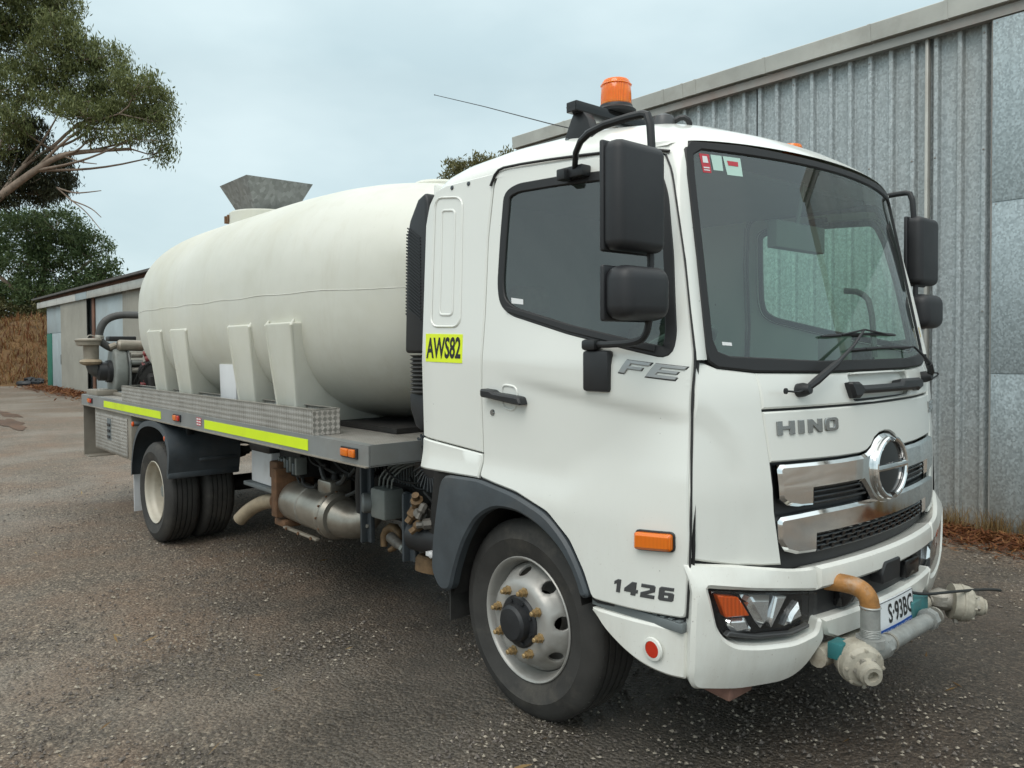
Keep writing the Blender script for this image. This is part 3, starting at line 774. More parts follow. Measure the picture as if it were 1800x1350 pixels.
for sgn in (-1, 1):
    for k in range(3):
        m = MB(); z0 = 1.022 + k * .02
        m.tube([FF(YC + sgn * (.16 + k * .018 + (.51 - .16 - k * .018) * t / 8), z0, -.012) for t in range(9)], .005, 6); m.build('grille_slat', 'black_gloss', grille)
for k in range(4):      # lower mesh: slats and staggered bars
    m = MB(); z0 = .838 + k * .017
    m.tube([FF(-.47 + .98 * t / 16, z0, -.014) for t in range(17)], .0045, 6); m.build('mesh_slat', 'black_gloss', grille)
    if k < 3:
        for t in range(14):
            m = MB(); y = -.44 + t * .07 + (k % 2) * .035; m.box(FF(y, z0 + .0085, -.016), (.012, .022, .017)); m.build('mesh_bar', 'black_gloss', grille)
# badge: ring in two arcs with a cross bar
bd = MB()
for a0, a1 in ((-80, 80), (100, 260)):
    bd.tube([FF(YC + .015 + .142 * math.cos(R(a0 + (a1 - a0) * t / 24)), 1.108 + .120 * math.sin(R(a0 + (a1 - a0) * t / 24)), .016) for t in range(25)], .0125, 10)
bd.tube([FF(YC + .015 - .14 + .28 * t / 10, 1.112, .016) for t in range(11)], .0135, 10)
bd.build('badge', 'chrome', grille)
panel('badge_disc', [(YC + .015 + .15 * math.cos(R(a)), 1.108 + .126 * math.sin(R(a))) for a in range(0, 360, 12)], FF, 'black_gloss', grille, thick=0, edge=0, step=.05, off=.010)

GL = {'H': ([(0, 0), (.3, 0), (.3, .38), (.7, .38), (.7, 0), (1, 0), (1, 1), (.7, 1), (.7, .64), (.3, .64), (.3, 1), (0, 1)], None),
      'I': ([(0, 0), (1, 0), (1, 1), (0, 1)], None),
      'N': ([(0, 0), (.3, 0), (.3, .52), (.72, 0), (1, 0), (1, 1), (.7, 1), (.7, .48), (.28, 1), (0, 1)], None),
      'O': (rnd([(0, 0), (1, 0), (1, 1), (0, 1)], .25, 3), rnd([(.3, .24), (.7, .24), (.7, .76), (.3, .76)], .08, 2)),
      '1': ([(.35, 0), (.8, 0), (.8, 1), (.45, 1), (.05, .80), (.05, .55), (.35, .66)], None),
      '4': ([(.52, 0), (.9, 0), (.9, .2), (1.05, .2), (1.05, .46), (.9, .46), (.9, 1), (.55, 1), (0, .44), (0, .2), (.52, .2)], None),
      '2': ([(0, 0), (1, 0), (1, .27), (.45, .27), (1, .52), (1, .9), (.9, 1), (0, 1), (0, .74), (.62, .74), (.62, .62), (0, .36)], None),
      '6': ([(.12, 0), (.9, 0), (1, .1), (1, .54), (.9, .63), (.38, .63), (.38, .75), (.95, .75), (.95, 1), (.14, 1), (0, .88), (0, .1)], [(.38, .25), (.64, .25), (.64, .40), (.38, .40)]),
      '5': ([(0, 0), (.9, 0), (1, .1), (1, .55), (.9, .65), (.38, .65), (.38, .76), (.96, .76), (.96, 1), (0, 1), (0, .41), (.64, .41), (.64, .26), (0, .26)], None),
      '0': (rnd([(0, 0), (1, 0), (1, 1), (0, 1)], .2, 3), rnd([(.32, .26), (.68, .26), (.68, .74), (.32, .74)], .06, 2)),
      'F': ([(0, 0), (.3, 0), (.3, .36), (.85, .36), (.85, .6), (.3, .6), (.3, .76), (1, .76), (1, 1), (0, 1)], None),
      'E': ([(0, 0), (1, 0), (1, .24), (.3, .24), (.3, .4), (.9, .4), (.9, .62), (.3, .62), (.3, .77), (1, .77), (1, 1), (0, 1)], None)}
def word(name, spec, fmap, v0, h, mat, parent, off=.006, shear=0., tilt=0.):
    m = MB()
    for ch, u0, w in spec:
        g, hole = GL[ch]
        T = lambda P: [(u0 + a * w + shear * b * h, v0 + b * h + tilt * (u0 + a * w - spec[0][1])) for a, b in P]
        v, f = panel_raw(T(g), fmap, [T(hole)] if hole else (), .008, .0018, .03, off); m.add(v, f)
    return m.build(name, mat, parent, 30, fix=False)
word('brand_letters', [('H', -.680, .088), ('I', -.572, .030), ('N', -.520, .078), ('O', -.425, .080)], FF, 1.288, .050, 'badge_chrome', lowf, .007)
word('series_digits', [('5', .705, .058), ('0', .775, .058), ('0', .845, .058)], FF, 1.288, .052, 'badge_chrome', lowf, .007)
nd = [o for o in bpy.data.objects if o.name == 'door'][0]
word('power_digits', [('1', .588, .042), ('4', .640, .058), ('2', .712, .058), ('6', .784, .058)], FN, .708, .050, 'letter_grey', nd, .003, .14, .06)
word('model_letters', [('F', .612, .10), ('E', .726, .10)], FN, 1.520, .046, 'letter_silver', nd, .006, .75, -.115)
word('model_letter_outline', [('F', .606, .108), ('E', .720, .108)], FN, 1.516, .053, 'print_black', nd, .001, .75, -.115)  # dark printed outline round the silver letters

# windscreen ------------------------------------------------------------------
SO = [(.845, 2.378), (.60, 2.388), (.30, 2.384), (0, 2.382), (-.30, 2.384), (-.60, 2.388), (-.845, 2.378), (-.873, 2.345), (-.882, 2.25), (-.905, 1.94), (-.935, 1.60), (-.930, 1.56), (-.90, 1.537), (-.743, 1.520), (-.388, 1.511), (0, 1.512), (.388, 1.511), (.743, 1.520), (.90, 1.537), (.930, 1.56), (.935, 1.60), (.905, 1.94), (.882, 2.25), (.873, 2.345)]
SI = [(.80, 2.348), (0, 2.350), (-.80, 2.348), (-.838, 2.325), (-.848, 2.25), (-.872, 1.94), (-.897, 1.64), (-.885, 1.595), (-.84, 1.578), (-.40, 1.556), (0, 1.556), (.40, 1.556), (.84, 1.578), (.885, 1.595), (.897, 1.64), (.872, 1.94), (.848, 2.25), (.838, 2.325)]
panel('screen_surround', SO, FF, 'rubber_and_gap_black', truck, holes=[SI], thick=.025, edge=.005, step=.05, off=.004)
scr = panel('windscreen', inset(ccw(SI), -.01), FF, 'glass_screen', truck, thick=0, edge=0, step=.06, off=-.004)
for nm, q, mt in (('inspection_sticker', [(-.812, 2.335), (-.768, 2.335), (-.772, 2.262), (-.808, 2.262)], 'sticker_red'), ('blank_sticker', [(-.762, 2.335), (-.712, 2.335), (-.716, 2.275), (-.760, 2.275)], 'sticker_mint'), ('service_sticker', [(-.706, 2.335), (-.622, 2.335), (-.626, 2.262), (-.700, 2.262)], 'sticker_mint'),
                  ('tiny_label', [(-.86, 1.63), (-.82, 1.627), (-.82, 1.615), (-.86, 1.618)], 'sticker_white')):
    o = panel(nm, q, FF, mt, scr, thick=0, edge=0, step=.05, off=-.003)
m = MB(); v, f = panel_raw([(-.800, 2.326), (-.780, 2.326), (-.778, 2.300), (-.802, 2.300)], FF, (), 0, 0, .05, -.002); m.add(v, f)
v, f = panel_raw([(-.803, 2.284), (-.777, 2.284), (-.777, 2.279), (-.803, 2.279)], FF, (), 0, 0, .05, -.002); m.add(v, f)
v, f = panel_raw([(-.803, 2.274), (-.777, 2.274), (-.777, 2.270), (-.803, 2.270)], FF, (), 0, 0, .05, -.002); m.add(v, f)
m.build('sticker_print', 'sticker_white', scr, 0, fix=False)
m = MB(); v, f = panel_raw([(-.690, 2.318), (-.638, 2.318), (-.640, 2.300), (-.688, 2.300)], FF, (), 0, 0, .05, -.002); m.add(v, f); m.build('sticker_print', 'sticker_red', scr, 0, fix=False)
panel('warning_label', [(.842, 1.70), (.884, 1.70), (.892, 1.605), (.852, 1.605)], FF, 'sticker_white', truck, thick=.002, edge=0, step=.05, off=.010)
panel('warning_label_top', [(.843, 1.70), (.870, 1.70), (.875, 1.65), (.847, 1.65)], FF, 'sticker_yellow', truck, thick=.001, edge=0, step=.05, off=.012)
# wipers
def wiper(py, pz, ty, tz, b0, b1):
    w = MB(); w.tube([FF(py, pz, .03), FF(py * .9 + ty * .1, pz * .9 + tz * .1, .045), FF(py * .62 + ty * .38, pz * .62 + tz * .38, .055)], [.012, .016, .013], 8)
    w.tube([FF(py * .62 + ty * .38, pz * .62 + tz * .38, .055), FF(py * .3 + ty * .7, pz * .3 + tz * .7, .045), FF(ty, tz, .025)], [.009, .006, .005], 8)
    wo = w.build('wiper', 'black_plastic', truck)
    m = MB(); m.tube([FF(b0[0] + (b1[0] - b0[0]) * t / 12, b0[1] + (b1[1] - b0[1]) * t / 12 + .006 * math.sin(math.pi * t / 12), .008) for t in range(13)], [.004] + [.0075] * 11 + [.004], 6)
    m.tube([FF(b0[0] * .8 + b1[0] * .2, b0[1] * .8 + b1[1] * .2 + .004, .014), FF(ty, tz, .028), FF(b0[0] * .2 + b1[0] * .8, b0[1] * .2 + b1[1] * .8 + .004, .014)], .004, 6)
    m.build('wiper_blade', 'black_plastic', wo)
    m = MB(); c = FF(py, pz, 0); m.lathe([(.026, -.01), (.026, .02), (.018, .045), (0, .048)], c, (1, 0, .15), 16); m.build('wiper_pivot', 'black_plastic', wo)
    return wo
wo = wiper(-.555, 1.448, -.094, 1.672, (-.375, 1.648), (.259, 1.656))
m = MB(); m.tube([FF(-.555, 1.448, .03), FF(-.60, 1.442, .035), FF(-.655, 1.447, .035)], .004, 6); m.lathe([(0, -.006), (.011, -.003), (.011, .004), (0, .006)], FF(-.66, 1.447, .035), (1, 0, 0), 12); m.build('washer_jet', 'black_plastic', wo)
w2 = wiper(.60, 1.462, .455, 1.600, (-.225, 1.592), (.462, 1.600))
m = MB(); m.tube([FF(.60, 1.47, .03), FF(.66, 1.468, .06), FF(.675, 1.455, .06), FF(.62, 1.45, .04)], .004, 6, smoothpath=1); m.build('washer_hose', 'black_plastic', w2)

# bumper ----------------------------------------------------------------------
BC = [(-1.068, .872), (-1.078, .62), (-1.072, .475), (-1.05, .428), (-.86, .386), (-.65, .367), (-.585, .378), (-.53, .43), (-.472, .52), (-.50, .60), (-.518, .592), (-.527, .548), (-.632, .530), (-.80, .546), (-.905, .568), (-.955, .60), (-.985, .64), (-1.022, .787), (-.853, .755), (-.549, .708), (-.528, .705), (-.528, .797), (-.65, .806), (-.9, .852)]
HL = [(-1.014, .779), (-.98, .645), (-.95, .605), (-.90, .575), (-.80, .553), (-.632, .536), (-.531, .553), (-.523, .60), (-.523, .695), (-.549, .703), (-.853, .748)]
for s in (-1, 1):
    q = BC if s < 0 else mirror_y(BC); hl = rnd(HL if s < 0 else mirror_y(HL), .02, 3); q = rnd(q, [.012, .03, .03, .03, .05, .05, .05, .05, .02, .01, .01, .015, .04, .05, .05, .04, .04, .012, .04, .01, .006, .006, .05, .05], 3)
    bc = panel('bumper_corner', q, FB, 'paint_white_low', truck, thick=.09, edge=.012, step=.045)
    lamp = panel('headlamp', hl, FB, 'black_gloss', truck, thick=.02, edge=0, step=.05, off=-.045)
    def yy(P): return P if s < 0 else mirror_y(P)
    panel('turn_lens', yy(rnd([(-.978, .752), (-.893, .735), (-.842, .660), (-.944, .668)], .006, 2)), FB, 'lens_amber', lamp, thick=.03, edge=.004, step=.04, off=-.018)
    panel('side_reflector', yy(rnd([(-.935, .658), (-.850, .650), (-.822, .600), (-.895, .600), (-.92, .622)], .008, 2)), FB, 'reflector_silver', lamp, thick=.03, edge=.012, step=.02, off=-.024)
    panel('main_reflector', yy([(-.872, .735), (-.735, .714), (-.745, .625), (-.775, .598), (-.80, .625)]), FB, 'reflector_silver', lamp, thick=.03, edge=.02, step=.02, off=-.02)
    panel('reflector_fin', yy([(-.725, .713), (-.672, .704), (-.742, .600), (-.752, .62)]), FB, 'reflector_silver', lamp, thick=.03, edge=.006, step=.02, off=-.016)
    panel('beam_reflector', yy([(-.600, .668), (-.578, .61), (-.668, .590), (-.64, .635)]), FB, 'reflector_silver', lamp, thick=.03, edge=.012, step=.02, off=-.02)
    panel('running_strip', yy([(-.94, .603), (-.80, .566), (-.632, .549), (-.545, .563), (-.545, .575), (-.64, .562), (-.80, .580), (-.925, .615)]), FB, 'letter_grey', lamp, thick=.02, edge=.003, step=.04, off=-.02)
    panel('lamp_cover', hl, FB, 'glass_lamp', lamp, thick=0, edge=.004, step=.05, off=-.006)
panel('bumper_upper_bar', [(-.523, .705), (.523, .705), (.523, .797), (0, .797), (-.523, .797)], FB, 'paint_white_low', truck, thick=.09, edge=.014, step=.04)
panel('bumper_lower_bar', [(-.500, .594), (.500, .594), (.468, .525), (.40, .497), (-.40, .497), (-.468, .525)], FB, 'paint_white_low', truck, thick=.07, edge=.012, step=.04)
bi = panel('bumper_infill', [(-.56, .55), (.56, .55), (.56, .75), (-.56, .75)], FB, 'black_plastic', truck, thick=.02, edge=0, step=.08, off=-.045)
panel('tow_cover', rnd([(-.115, .655), (-.12, .70), (-.09, .742), (.045, .742), (.04, .675), (.02, .655)], .01, 2), FB, 'black_plastic', bi, thick=.05, edge=.005, step=.04, off=.010)
for y in (-.30, .26):
    m = MB(); m.bb(bumpx(y, .65) - .06, bumpx(y, .65) - .015, y - .07, y + .07, .61, .69); m.build('fog_pocket', 'black_gloss', bi, 30, .008)
# dark engine box behind nose and bumper
m = MB(); m.bb(.20, .96, -.78, .78, .50, 1.48); m.build('front_structure', 'dark_under', truck, 30, .02)
m = MB(); m.bb(-.66, .70, -1.0, 1.0, .985, 1.06); m.build('cab_floor', 'dark_under', truck)
m = MB(); m.bb(-.9, .5, -.42, .42, .45, 1.0); m.build('engine_block', 'dark_under', truck, 30, .03)
m = MB(); m.box((.86, -.80, .375), (.16, .15, .05), Matrix.Rotation(.1, 3, 'Y')); m.build('tow_plate', 'brick_red', truck, 30, .006)

# number plate
pl = panel('number_plate', rnd([(-.21, .452), (.162, .452), (.162, .590), (-.21, .590)], .01, 2), wrap(lambda u, v: (1.152 - .03 * abs(u) + (.59 - v) * .10, u, v)), 'plate_white', truck, thick=.003, edge=.001, step=.1)
FP = wrap(lambda u, v: (1.1525 - .03 * abs(u) + (.59 - v) * .10, u, v))
panel('plate_band', [(-.208, .454), (.160, .454), (.160, .482), (-.208, .482)], FP, 'plate_blue', pl, thick=0, edge=0, step=.05, off=.0006)
m = MB(); v, f = text_raw('S·93BG', .078, FP, -.085, .494, .232, .001, .02); m.add(v, f)
for a, b in (((-.206, .586), (.158, .586)), ((-.206, .456), (-.206, .586)), ((.158, .586), (.158, .456))):
    du = .0015
    v, f = panel_raw([(a[0] - du, a[1] - du), (b[0] + du, a[1] - du), (b[0] + du, b[1] + du), (a[0] - du, b[1] + du)] if abs(a[1] - b[1]) > .01 else [(a[0], a[1] - .0025), (b[0], a[1] - .0025), (b[0], a[1]), (a[0], a[1])], FP, (), 0, 0, .1, .001); m.add(v, f)
m.build('plate_characters', 'print_black', pl, 0, fix=False)
m = MB(); v, f = text_raw('NATIONAL HEAVY VEHICLE', .013, FP, -.18, .461, .32, .0012, .01); m.add(v, f); m.build('plate_caption', 'plate_white', pl, 0, fix=False)

# fleet number sign behind the driver door
SG = [(-.651, 1.682), (-.350, 1.674), (-.348, 1.541), (-.645, 1.546)]
sg = panel('fleet_sign', SG, FN, 'sign_yellow', truck, thick=.002, edge=0, step=.08, off=.002)
m = MB(); v, f = text_raw('AWS82', .102, FN, -.636, 1.561, .276, .003, .028); m.add(v, f); m.build('fleet_number', 'print_black', sg, 0, fix=False)
m = MB(); v, f = panel_raw([(-.032, 1.828), (.043, 1.817), (.047, 1.795), (-.028, 1.803)], FN, (), 0, 0, .1, -.004); m.add(v, f); m.build('window_label', 'sticker_white', nd, 0, fix=False)

# mirrors ---------------------------------------------------------------------
for s in (-1, 1):
    mi = empty('mirror_assembly', (.78, s * 1.18, 1.62), truck)
    def housing(name, x0, x1, y0, y1, z0, z1, r):
        m = MB(); m.bb(x0, x1, s * y0, s * y1, z0, z1); o = m.build(name, 'mirror_plastic', mi, 50, r, 4); return o
    a = housing('main_mirror', .735, .825, 1.075, 1.325, 1.935, 2.300, .034)
    m = MB(); m.bb(.728, .736, s * 1.10, s * 1.30, 1.96, 2.275); m.build('mirror_glass', 'chrome', a, 30, .004)
    m = MB(); m.bb(.733, .752, s * 1.072, s * 1.328, 1.932, 2.303); m.build('housing_lip', 'mirror_plastic', a, 50, .008, 3)
    b = housing('wide_mirror', .735, .855, 1.080, 1.325, 1.702, 1.885, .048)
    m = MB(); m.bb(.728, .737, s * 1.105, s * 1.30, 1.727, 1.86); m.build('mirror_glass', 'chrome', b, 30, .004)
    m = MB(); m.bb(.733, .752, s * 1.077, s * 1.328, 1.699, 1.888); m.build('housing_lip', 'mirror_plastic', b, 50, .008, 3)
    m = MB()
    m.tube([(.30, s * 1.00, 2.315), (.40, s * 1.09, 2.39), (.52, s * 1.12, 2.425), (.72, s * 1.10, 2.435), (.765, s * 1.10, 2.42), (.775, s * 1.10, 2.28)], [.011, .013, .015, .015, .015, .014], 10, smoothpath=1); m.build('mirror_arm', 'black_plastic', mi); m = MB()
    m.tube([(.78, s * 1.115, 1.95), (.78, s * 1.115, 1.86)], .013, 10); m.build('mirror_link', 'black_plastic', mi); m = MB()
    m.tube([(.78, s * 1.12, 1.72), (.77, s * 1.125, 1.655), (.73, s * 1.125, 1.628), (.60, s * 1.12, 1.622), (.52, s * 1.10, 1.622)], .013, 10, smoothpath=2)
    m.build('mirror_arm', 'black_plastic', mi)
    m = MB(); m.bb(.245, .365, s * .97, s * 1.025, 2.292, 2.338); m.bb(.245, .29, s * 1.0, s * 1.05, 2.285, 2.33); m.build('upper_bracket', 'black_plastic', mi, 30, .006)
    m = MB(); m.bb(.445, .575, s * 1.07, s * 1.112, 1.445, 1.60); m.bb(.45, .52, s * 1.08, s * 1.125, 1.60, 1.642); m.build('lower_bracket', 'black_plastic', mi, 30, .012)

# roof bar, beacon, aerial ------------------------------------------------------
bar = MB(); bar.bb(.185, .245, -.93, .93, 2.592, 2.636); rb = bar.build('roof_bar', 'black_gloss', truck, 30, .004)
for s in (-1, 1):
    m = MB(); m.bb(.17, .175, s * .9, s * .60, 2.6, 2.63); fm = lambda u, v, w, s=s: (u, s * (.84 + w), v)
    m.prism([(.12, 2.468), (.30, 2.470), (.27, 2.56), (.245, 2.594), (.185, 2.594), (.16, 2.55)], fm, .05); m.build('bar_foot', 'black_plastic', rb, 30, .004)
    m = MB(); m.lathe([(0, 0), (.009, 0), (.009, .006)], (.16, s * .895, 2.49), (0, s, 0), 8); m.lathe([(0, 0), (.009, 0), (.009, .006)], (.27, s * .895, 2.50), (0, s, 0), 8); m.build('foot_bolt', 'steel_grey', rb)
    m = MB(); m.bb(.19, .24, s * .929, s * .932, 2.596, 2.632); m.bb(.188, .242, s * .9305, s * .9325, 2.612, 2.616); m.build('bar_end', 'black_plastic', rb)
bc_ = (.215, -.650, 2.636)
bk = MB(); bk.lathe([(.085, 0), (.088, .012), (.075, .022), (.072, .034), (0, .034)], bc_, (0, 0, 1), 28); bko = bk.build('beacon_base', 'black_plastic', rb)
m = MB(); m.lathe([(.068, .030), (.067, .08), (.064, .130), (.056, .144), (.032, .150), (0, .151)], bc_, (0, 0, 1), 32); m.build('beacon_dome', 'lens_beacon', rb, 40)
for k in range(2):
    m = MB(); m.lathe([(.0665, 0), (.0690, .003), (.0665, .006)], (bc_[0], bc_[1], bc_[2] + .036 + k * .084), (0, 0, 1), 32); m.build('dome_rib', 'lens_beacon', bko, 0)
m = MB(); m.tube([(.25, -.80, 2.50), (.24, -.84, 2.515)], .012, 8); m.tube([(.24, -.84, 2.515), (.0, -.85, 2.605), (-.45, -.86, 2.785), (-.855, -.86, 2.940)], [.0030, .0026, .0022, .0018], 6); m.lathe([(0, -.004), (.005, 0), (0, .004)], (-.857, -.86, 2.941), (0, 0, 1), 8)
m.build('aerial', 'black_plastic', truck)
m = MB(); m.lathe([(.05, -.02), (.05, .02), (.042, .045), (.02, .055), (0, .056)], (.45, -.62, 2.53), (0, 0, 1), 20); m.build('work_lamp', 'letter_grey', roof)
m = MB(); m.tube([(.48, -.60, 2.55), (.52, -.58, 2.57), (.54, -.56, 2.55), (.53, -.55, 2.52)], .012, 8, smoothpath=1); m.build('lamp_bracket', 'black_plastic', roof)

# interior ----------------------------------------------------------------------
m = MB(); m.bb(.45, .86, -.92, .92, 1.30, 1.50); m.bb(.50, .80, -.90, -.25, 1.48, 1.56); it = m.build('dashboard', 'interior', truck, 30, .03)
m = MB(); m.bb(-.655, -.63, -.92, .92, 1.06, 2.38); m.build('cab_lining', 'interior', truck)
m = MB(); m.bb(-.60, .62, -.86, .86, 2.352, 2.375); m.build('headlining', 'interior_light', truck, 30)
for y in (-.52, .50):
    st = MB(); st.bb(-.28, .22, y - .25, y + .25, 1.10, 1.42); st.box((-.42, y, 1.52), (.14, .48, .46), Matrix.Rotation(-.18, 3, 'Y')); so = st.build('seat', 'seat_cloth', truck, 40, .05, 3)
    if y < 0: m = MB(); m.box((-.50, y, 1.86), (.09, .24, .14), Matrix.Rotation(-.15, 3, 'Y')); m.build('head_rest', 'seat_cloth', so, 40, .035, 3)
m = MB(); ax = Vector((-.55, 0, .84)).normalized(); _, uu, vv = ortho(ax); c0 = Vector((.40, -.52, 1.58))
m.tube([c0 + (uu * math.cos(k * math.pi / 16) + vv * math.sin(k * math.pi / 16)) * .215 for k in range(33)], .014, 8, False); m.tube([c0 - uu * .21, c0, c0 + uu * .21], [.012, .04, .012], 8); m.tube([c0, c0 - ax * .25], .03, 8)
m.build('steering_wheel', 'interior', truck)
m = MB(); m.tube([(.66, .90, 1.55), (.64, .90, 1.84), (.58, .90, 1.90), (.50, .89, 1.91)], .016, 8, smoothpath=1); m.build('grab_rail', 'interior', truck)
m = MB(); m.box((.70, .02, 2.10), (.05, .42, .12)); m.tube([(.74, 0, 2.34), (.71, 0, 2.15)], .012, 6); m.build('interior_mirror', 'interior', truck, 30, .03, 3)
m = MB(); m.bb(.60, .72, .40, .52, 1.50, 1.66); m.build('dash_unit', 'interior', truck, 30, .01)

# ------------------------------------------------------------------ wheels
def tyre_prof(w=.25, ro=.434, ri=.262, bead=-.004):
    p = [(ri, bead), (.285, .004), (.30, .013), (.345, .021), (.352, .024), (.358, .021), (.395, .012), (.418, -.004), (ro - .006, -.016), (ro, -.026)]
    for g in (.055, .095, .135, .175):
        p += [(ro, -g + .006), (ro - .013, -g + .004), (ro - .013, -g - .004), (ro, -g - .006)]
    p += [(ro, -w + .036), (ro - .006, -w + .026), (.418, -w + .012), (.395, -w - .004), (.345, -w - .012), (.30, -w - .006), (ri, -w + .004)]
    return p
def make_wheel(c, rear):
    c = Vector(c); A = Vector((0, -1, 0))
    w = empty('wheel', c, truck)
    FW = lambda u, v, d: c + Vector((u, -d, v))
    m = MB(); m.lathe(tyre_prof(), c, A, 72)
    v, f = m.v, [q for q in m.f if len(q) == 4]
    m = MB(); m.add(v, f); t = m.build('tyre', 'rubber', w, 40)
    m = MB()
    for k in range(60):      # shoulder sipes
        a = 2 * math.pi * k / 60
        m.box(c + Vector((.4325 * math.cos(a), .030, .4325 * math.sin(a))), (.004, .018, .004), Matrix.Rotation(-a, 3, 'Y'))
    m.build('tread_sipes', 'rubber', t)['kind'] = 'stuff'
    mt = 'rear_wheel' if rear else 'wheel_silver'
    lip = MB(); dp = .145 if rear else .075
    lip.lathe([(.262, -.012), (.270, -.004), (.272, .004), (.268, .008), (.262, .005), (.256, -.006), (.250, -.024), (.246, -.05), (.240, -.055), (.236, -.075), (.236, -dp - .02), (.10, -dp - .04)], c, A, 56)
    v, f = lip.v, [q for q in lip.f if len(q) == 4]; lip = MB(); lip.add(v, f); rim = lip.build('rim', mt, w, 45)
    if not rear:
        def dd(r): return ip(r, [0, .160, .172, .184, .194, .236], [.042, .042, .038, .028, .008, -.062])
    else:
        def dd(r): return ip(r, [0, .11, .16, .20, .236], [-.165, -.165, -.155, -.15, -.13])
    S = wrap(lambda u, v: c + Vector((u, -dd(math.hypot(u, v)), v)))
    holes = []
    hr = .208 if not rear else .19
    for k in range(8):
        a = R(8 + 45 * k)
        ctr = (hr * math.cos(a), hr * math.sin(a)); hole = []
        for j in range(12):
            b = R(30 * j); lu, lv = .0175 * math.cos(b), .030 * math.sin(b)
            hole.append((ctr[0] + lu * math.cos(a) - lv * math.sin(a), ctr[1] + lu * math.sin(a) + lv * math.cos(a)))
        holes.append(hole)
    circ = [(.236 * math.cos(R(a)), .236 * math.sin(R(a))) for a in range(0, 360, 6)]
    panel('wheel_disc', circ, lambda u, v, d: S(u, v, d), mt, rim, holes=holes, thick=.012, edge=.003, step=.022, smooth=60)
    m = MB(); m.lathe([(.232, -dp - .05), (0, -dp - .05)], c, A, 30); m.build('brake_drum', 'dark_under', w)
    h0 = dd(.1)
    if not rear:
        m = MB(); m.lathe([(.113, h0 - .005), (.113, h0 + .004), (.104, h0 + .012), (.082, h0 + .014), (.078, h0 + .045), (.066, h0 + .056), (.03, h0 + .06), (0, h0 + .06)], c, A, 28); hub = m.build('hub', 'black_plastic', w, 30)
        for k in range(8):
            a = R(45 * k + 22.5); q = c + Vector((.092 * math.cos(a), -(h0 + .012), .092 * math.sin(a)))
            m = MB(); m.lathe([(.008, 0), (.008, .008), (0, .009)], q, A, 6); m.build('hub_bolt', 'black_plastic', hub)
    else:
        m = MB(); m.lathe([(.11, h0 - .01), (.105, h0 + .05), (.07, h0 + .07), (.05, h0 + .10), (0, h0 + .10)], c, A, 24); hub = m.build('hub', 'pump_grey', w, 30)
    for k in range(8):
        a = R(45 * k + 22.5 + 8); q = c + Vector((.1395 * math.cos(a), -h0, .1395 * math.sin(a)))
        m = MB(); m.lathe([(.021, 0), (.021, .006), (.0165, .007), (.0165, .026)], q, A, 6); m.lathe([(.0105, .02), (.0105, .042), (.007, .045), (0, .045)], q, A, 10)
        m.build('wheel_nut', 'nut_brass' if not rear else 'rusty', rim, 25)
    return w
fw = make_wheel((0, -1.0, .425), False)
copy_tree(fw, truck, Matrix.Translation((0, 1.0, .425)) @ Matrix.Rotation(math.pi, 4, 'Z'))
RX, RZ = -4.62, .365
rw = make_wheel((RX, -1.195, RZ), True)
copy_tree(rw, truck, Matrix.Translation((RX, 1.195, RZ)) @ Matrix.Rotation(math.pi, 4, 'Z'))
for s in (-1, 1):      # inner tyres of the dual pairs
    m = MB(); m.lathe(tyre_prof(), (RX, s * .90, RZ), (0, s, 0), 60)
    v, f = m.v, [q for q in m.f if len(q) == 4]; m = MB(); m.add(v, f); m.build('inner_tyre', 'rubber', truck, 40)
m = MB(); m.lathe([(0, -.001), (.02, 0)], (RX - .05, -1.13, RZ - .235), (0, -.2, 1), 5)

# ------------------------------------------------------------------ chassis and running gear
for s in (-1, 1):
    m = MB(); m.bb(-7.1, .55, s * .46, s * .38, .74, .97); m.build('chassis_rail', 'dark_under', truck, 30, .008)
    m = MB()
    for k in range(5):
        L = .62 - k * .09; z = .70 - k * .022
        m.tube([(RX - L, s * .50, z + .05 * (L / .62) ** 2 + .04), (RX - L / 2, s * .50, z + .02), (RX, s * .50, z), (RX + L / 2, s * .50, z + .02), (RX + L, s * .50, z + .05 * (L / .62) ** 2 + .04)], .02, 6)
    m.build('leaf_spring', 'dark_under', truck)
for x in (-6.9, -5.7, -3.6, -2.4, -1.2):
    m = MB(); m.bb(x - .05, x + .05, -.40, .40, .76, .93); m.build('cross_member', 'dark_under', truck, 30, .01)
m = MB(); m.tube([(RX, -.85, RZ), (RX, -.3, RZ), (RX, 0, RZ), (RX, .3, RZ), (RX, .85, RZ)], [.07, .075, .18, .075, .07], 14); m.build('rear_axle', 'dark_under', truck)
m = MB(); m.tube([(RX + .2, 0, RZ + .05), (-.8, 0, .62)], .055, 12); m.build('drive_shaft', 'dark_under', truck)
m = MB(); m.tube([(0, -.80, .42), (0, -.5, .34), (0, .5, .34), (0, .80, .42)], .06, 10); m.build('front_axle', 'dark_under', truck)
m = MB(); m.prism([(-2.3, .46), (-1.0, .36), (-.7, .38), (-.7, .92), (-2.2, .86)], lambda u, v, w: (u, -.34 + w, v), .68); m.build('gearbox', 'dark_under', truck, 30, .05, 3)
for k in range(9):
    m = MB(); m.bb(-2.15 + k * .16, -2.12 + k * .16, -.37, -.33, .44, .84); m.build('gearbox_rib', 'dark_under', truck)
m = MB(); m.bb(-2.45, -1.75, -.66, -.50, .62, .95); m.build('wiring_box', 'dark_under', truck, 30, .02)
m = MB(); m.bb(-1.7, -.75, -.62, -.48, .52, .90); m.build('steering_bracket', 'dark_under', truck, 30, .02)
m = MB(); m.tube([(-3.9, -.55, .55), (-3.9, -.50, .55), (-3.45, -.50, .55), (-3.44, -.5, .55)], [.09, .11, .11, .09], 20); m.build('brake_air_tank', 'dark_under', truck)
m = MB(); m.bb(-3.3, -1.3, .55, 1.05, .42, .92); m.build('fuel_tank', 'dark_under', truck, 30, .06)
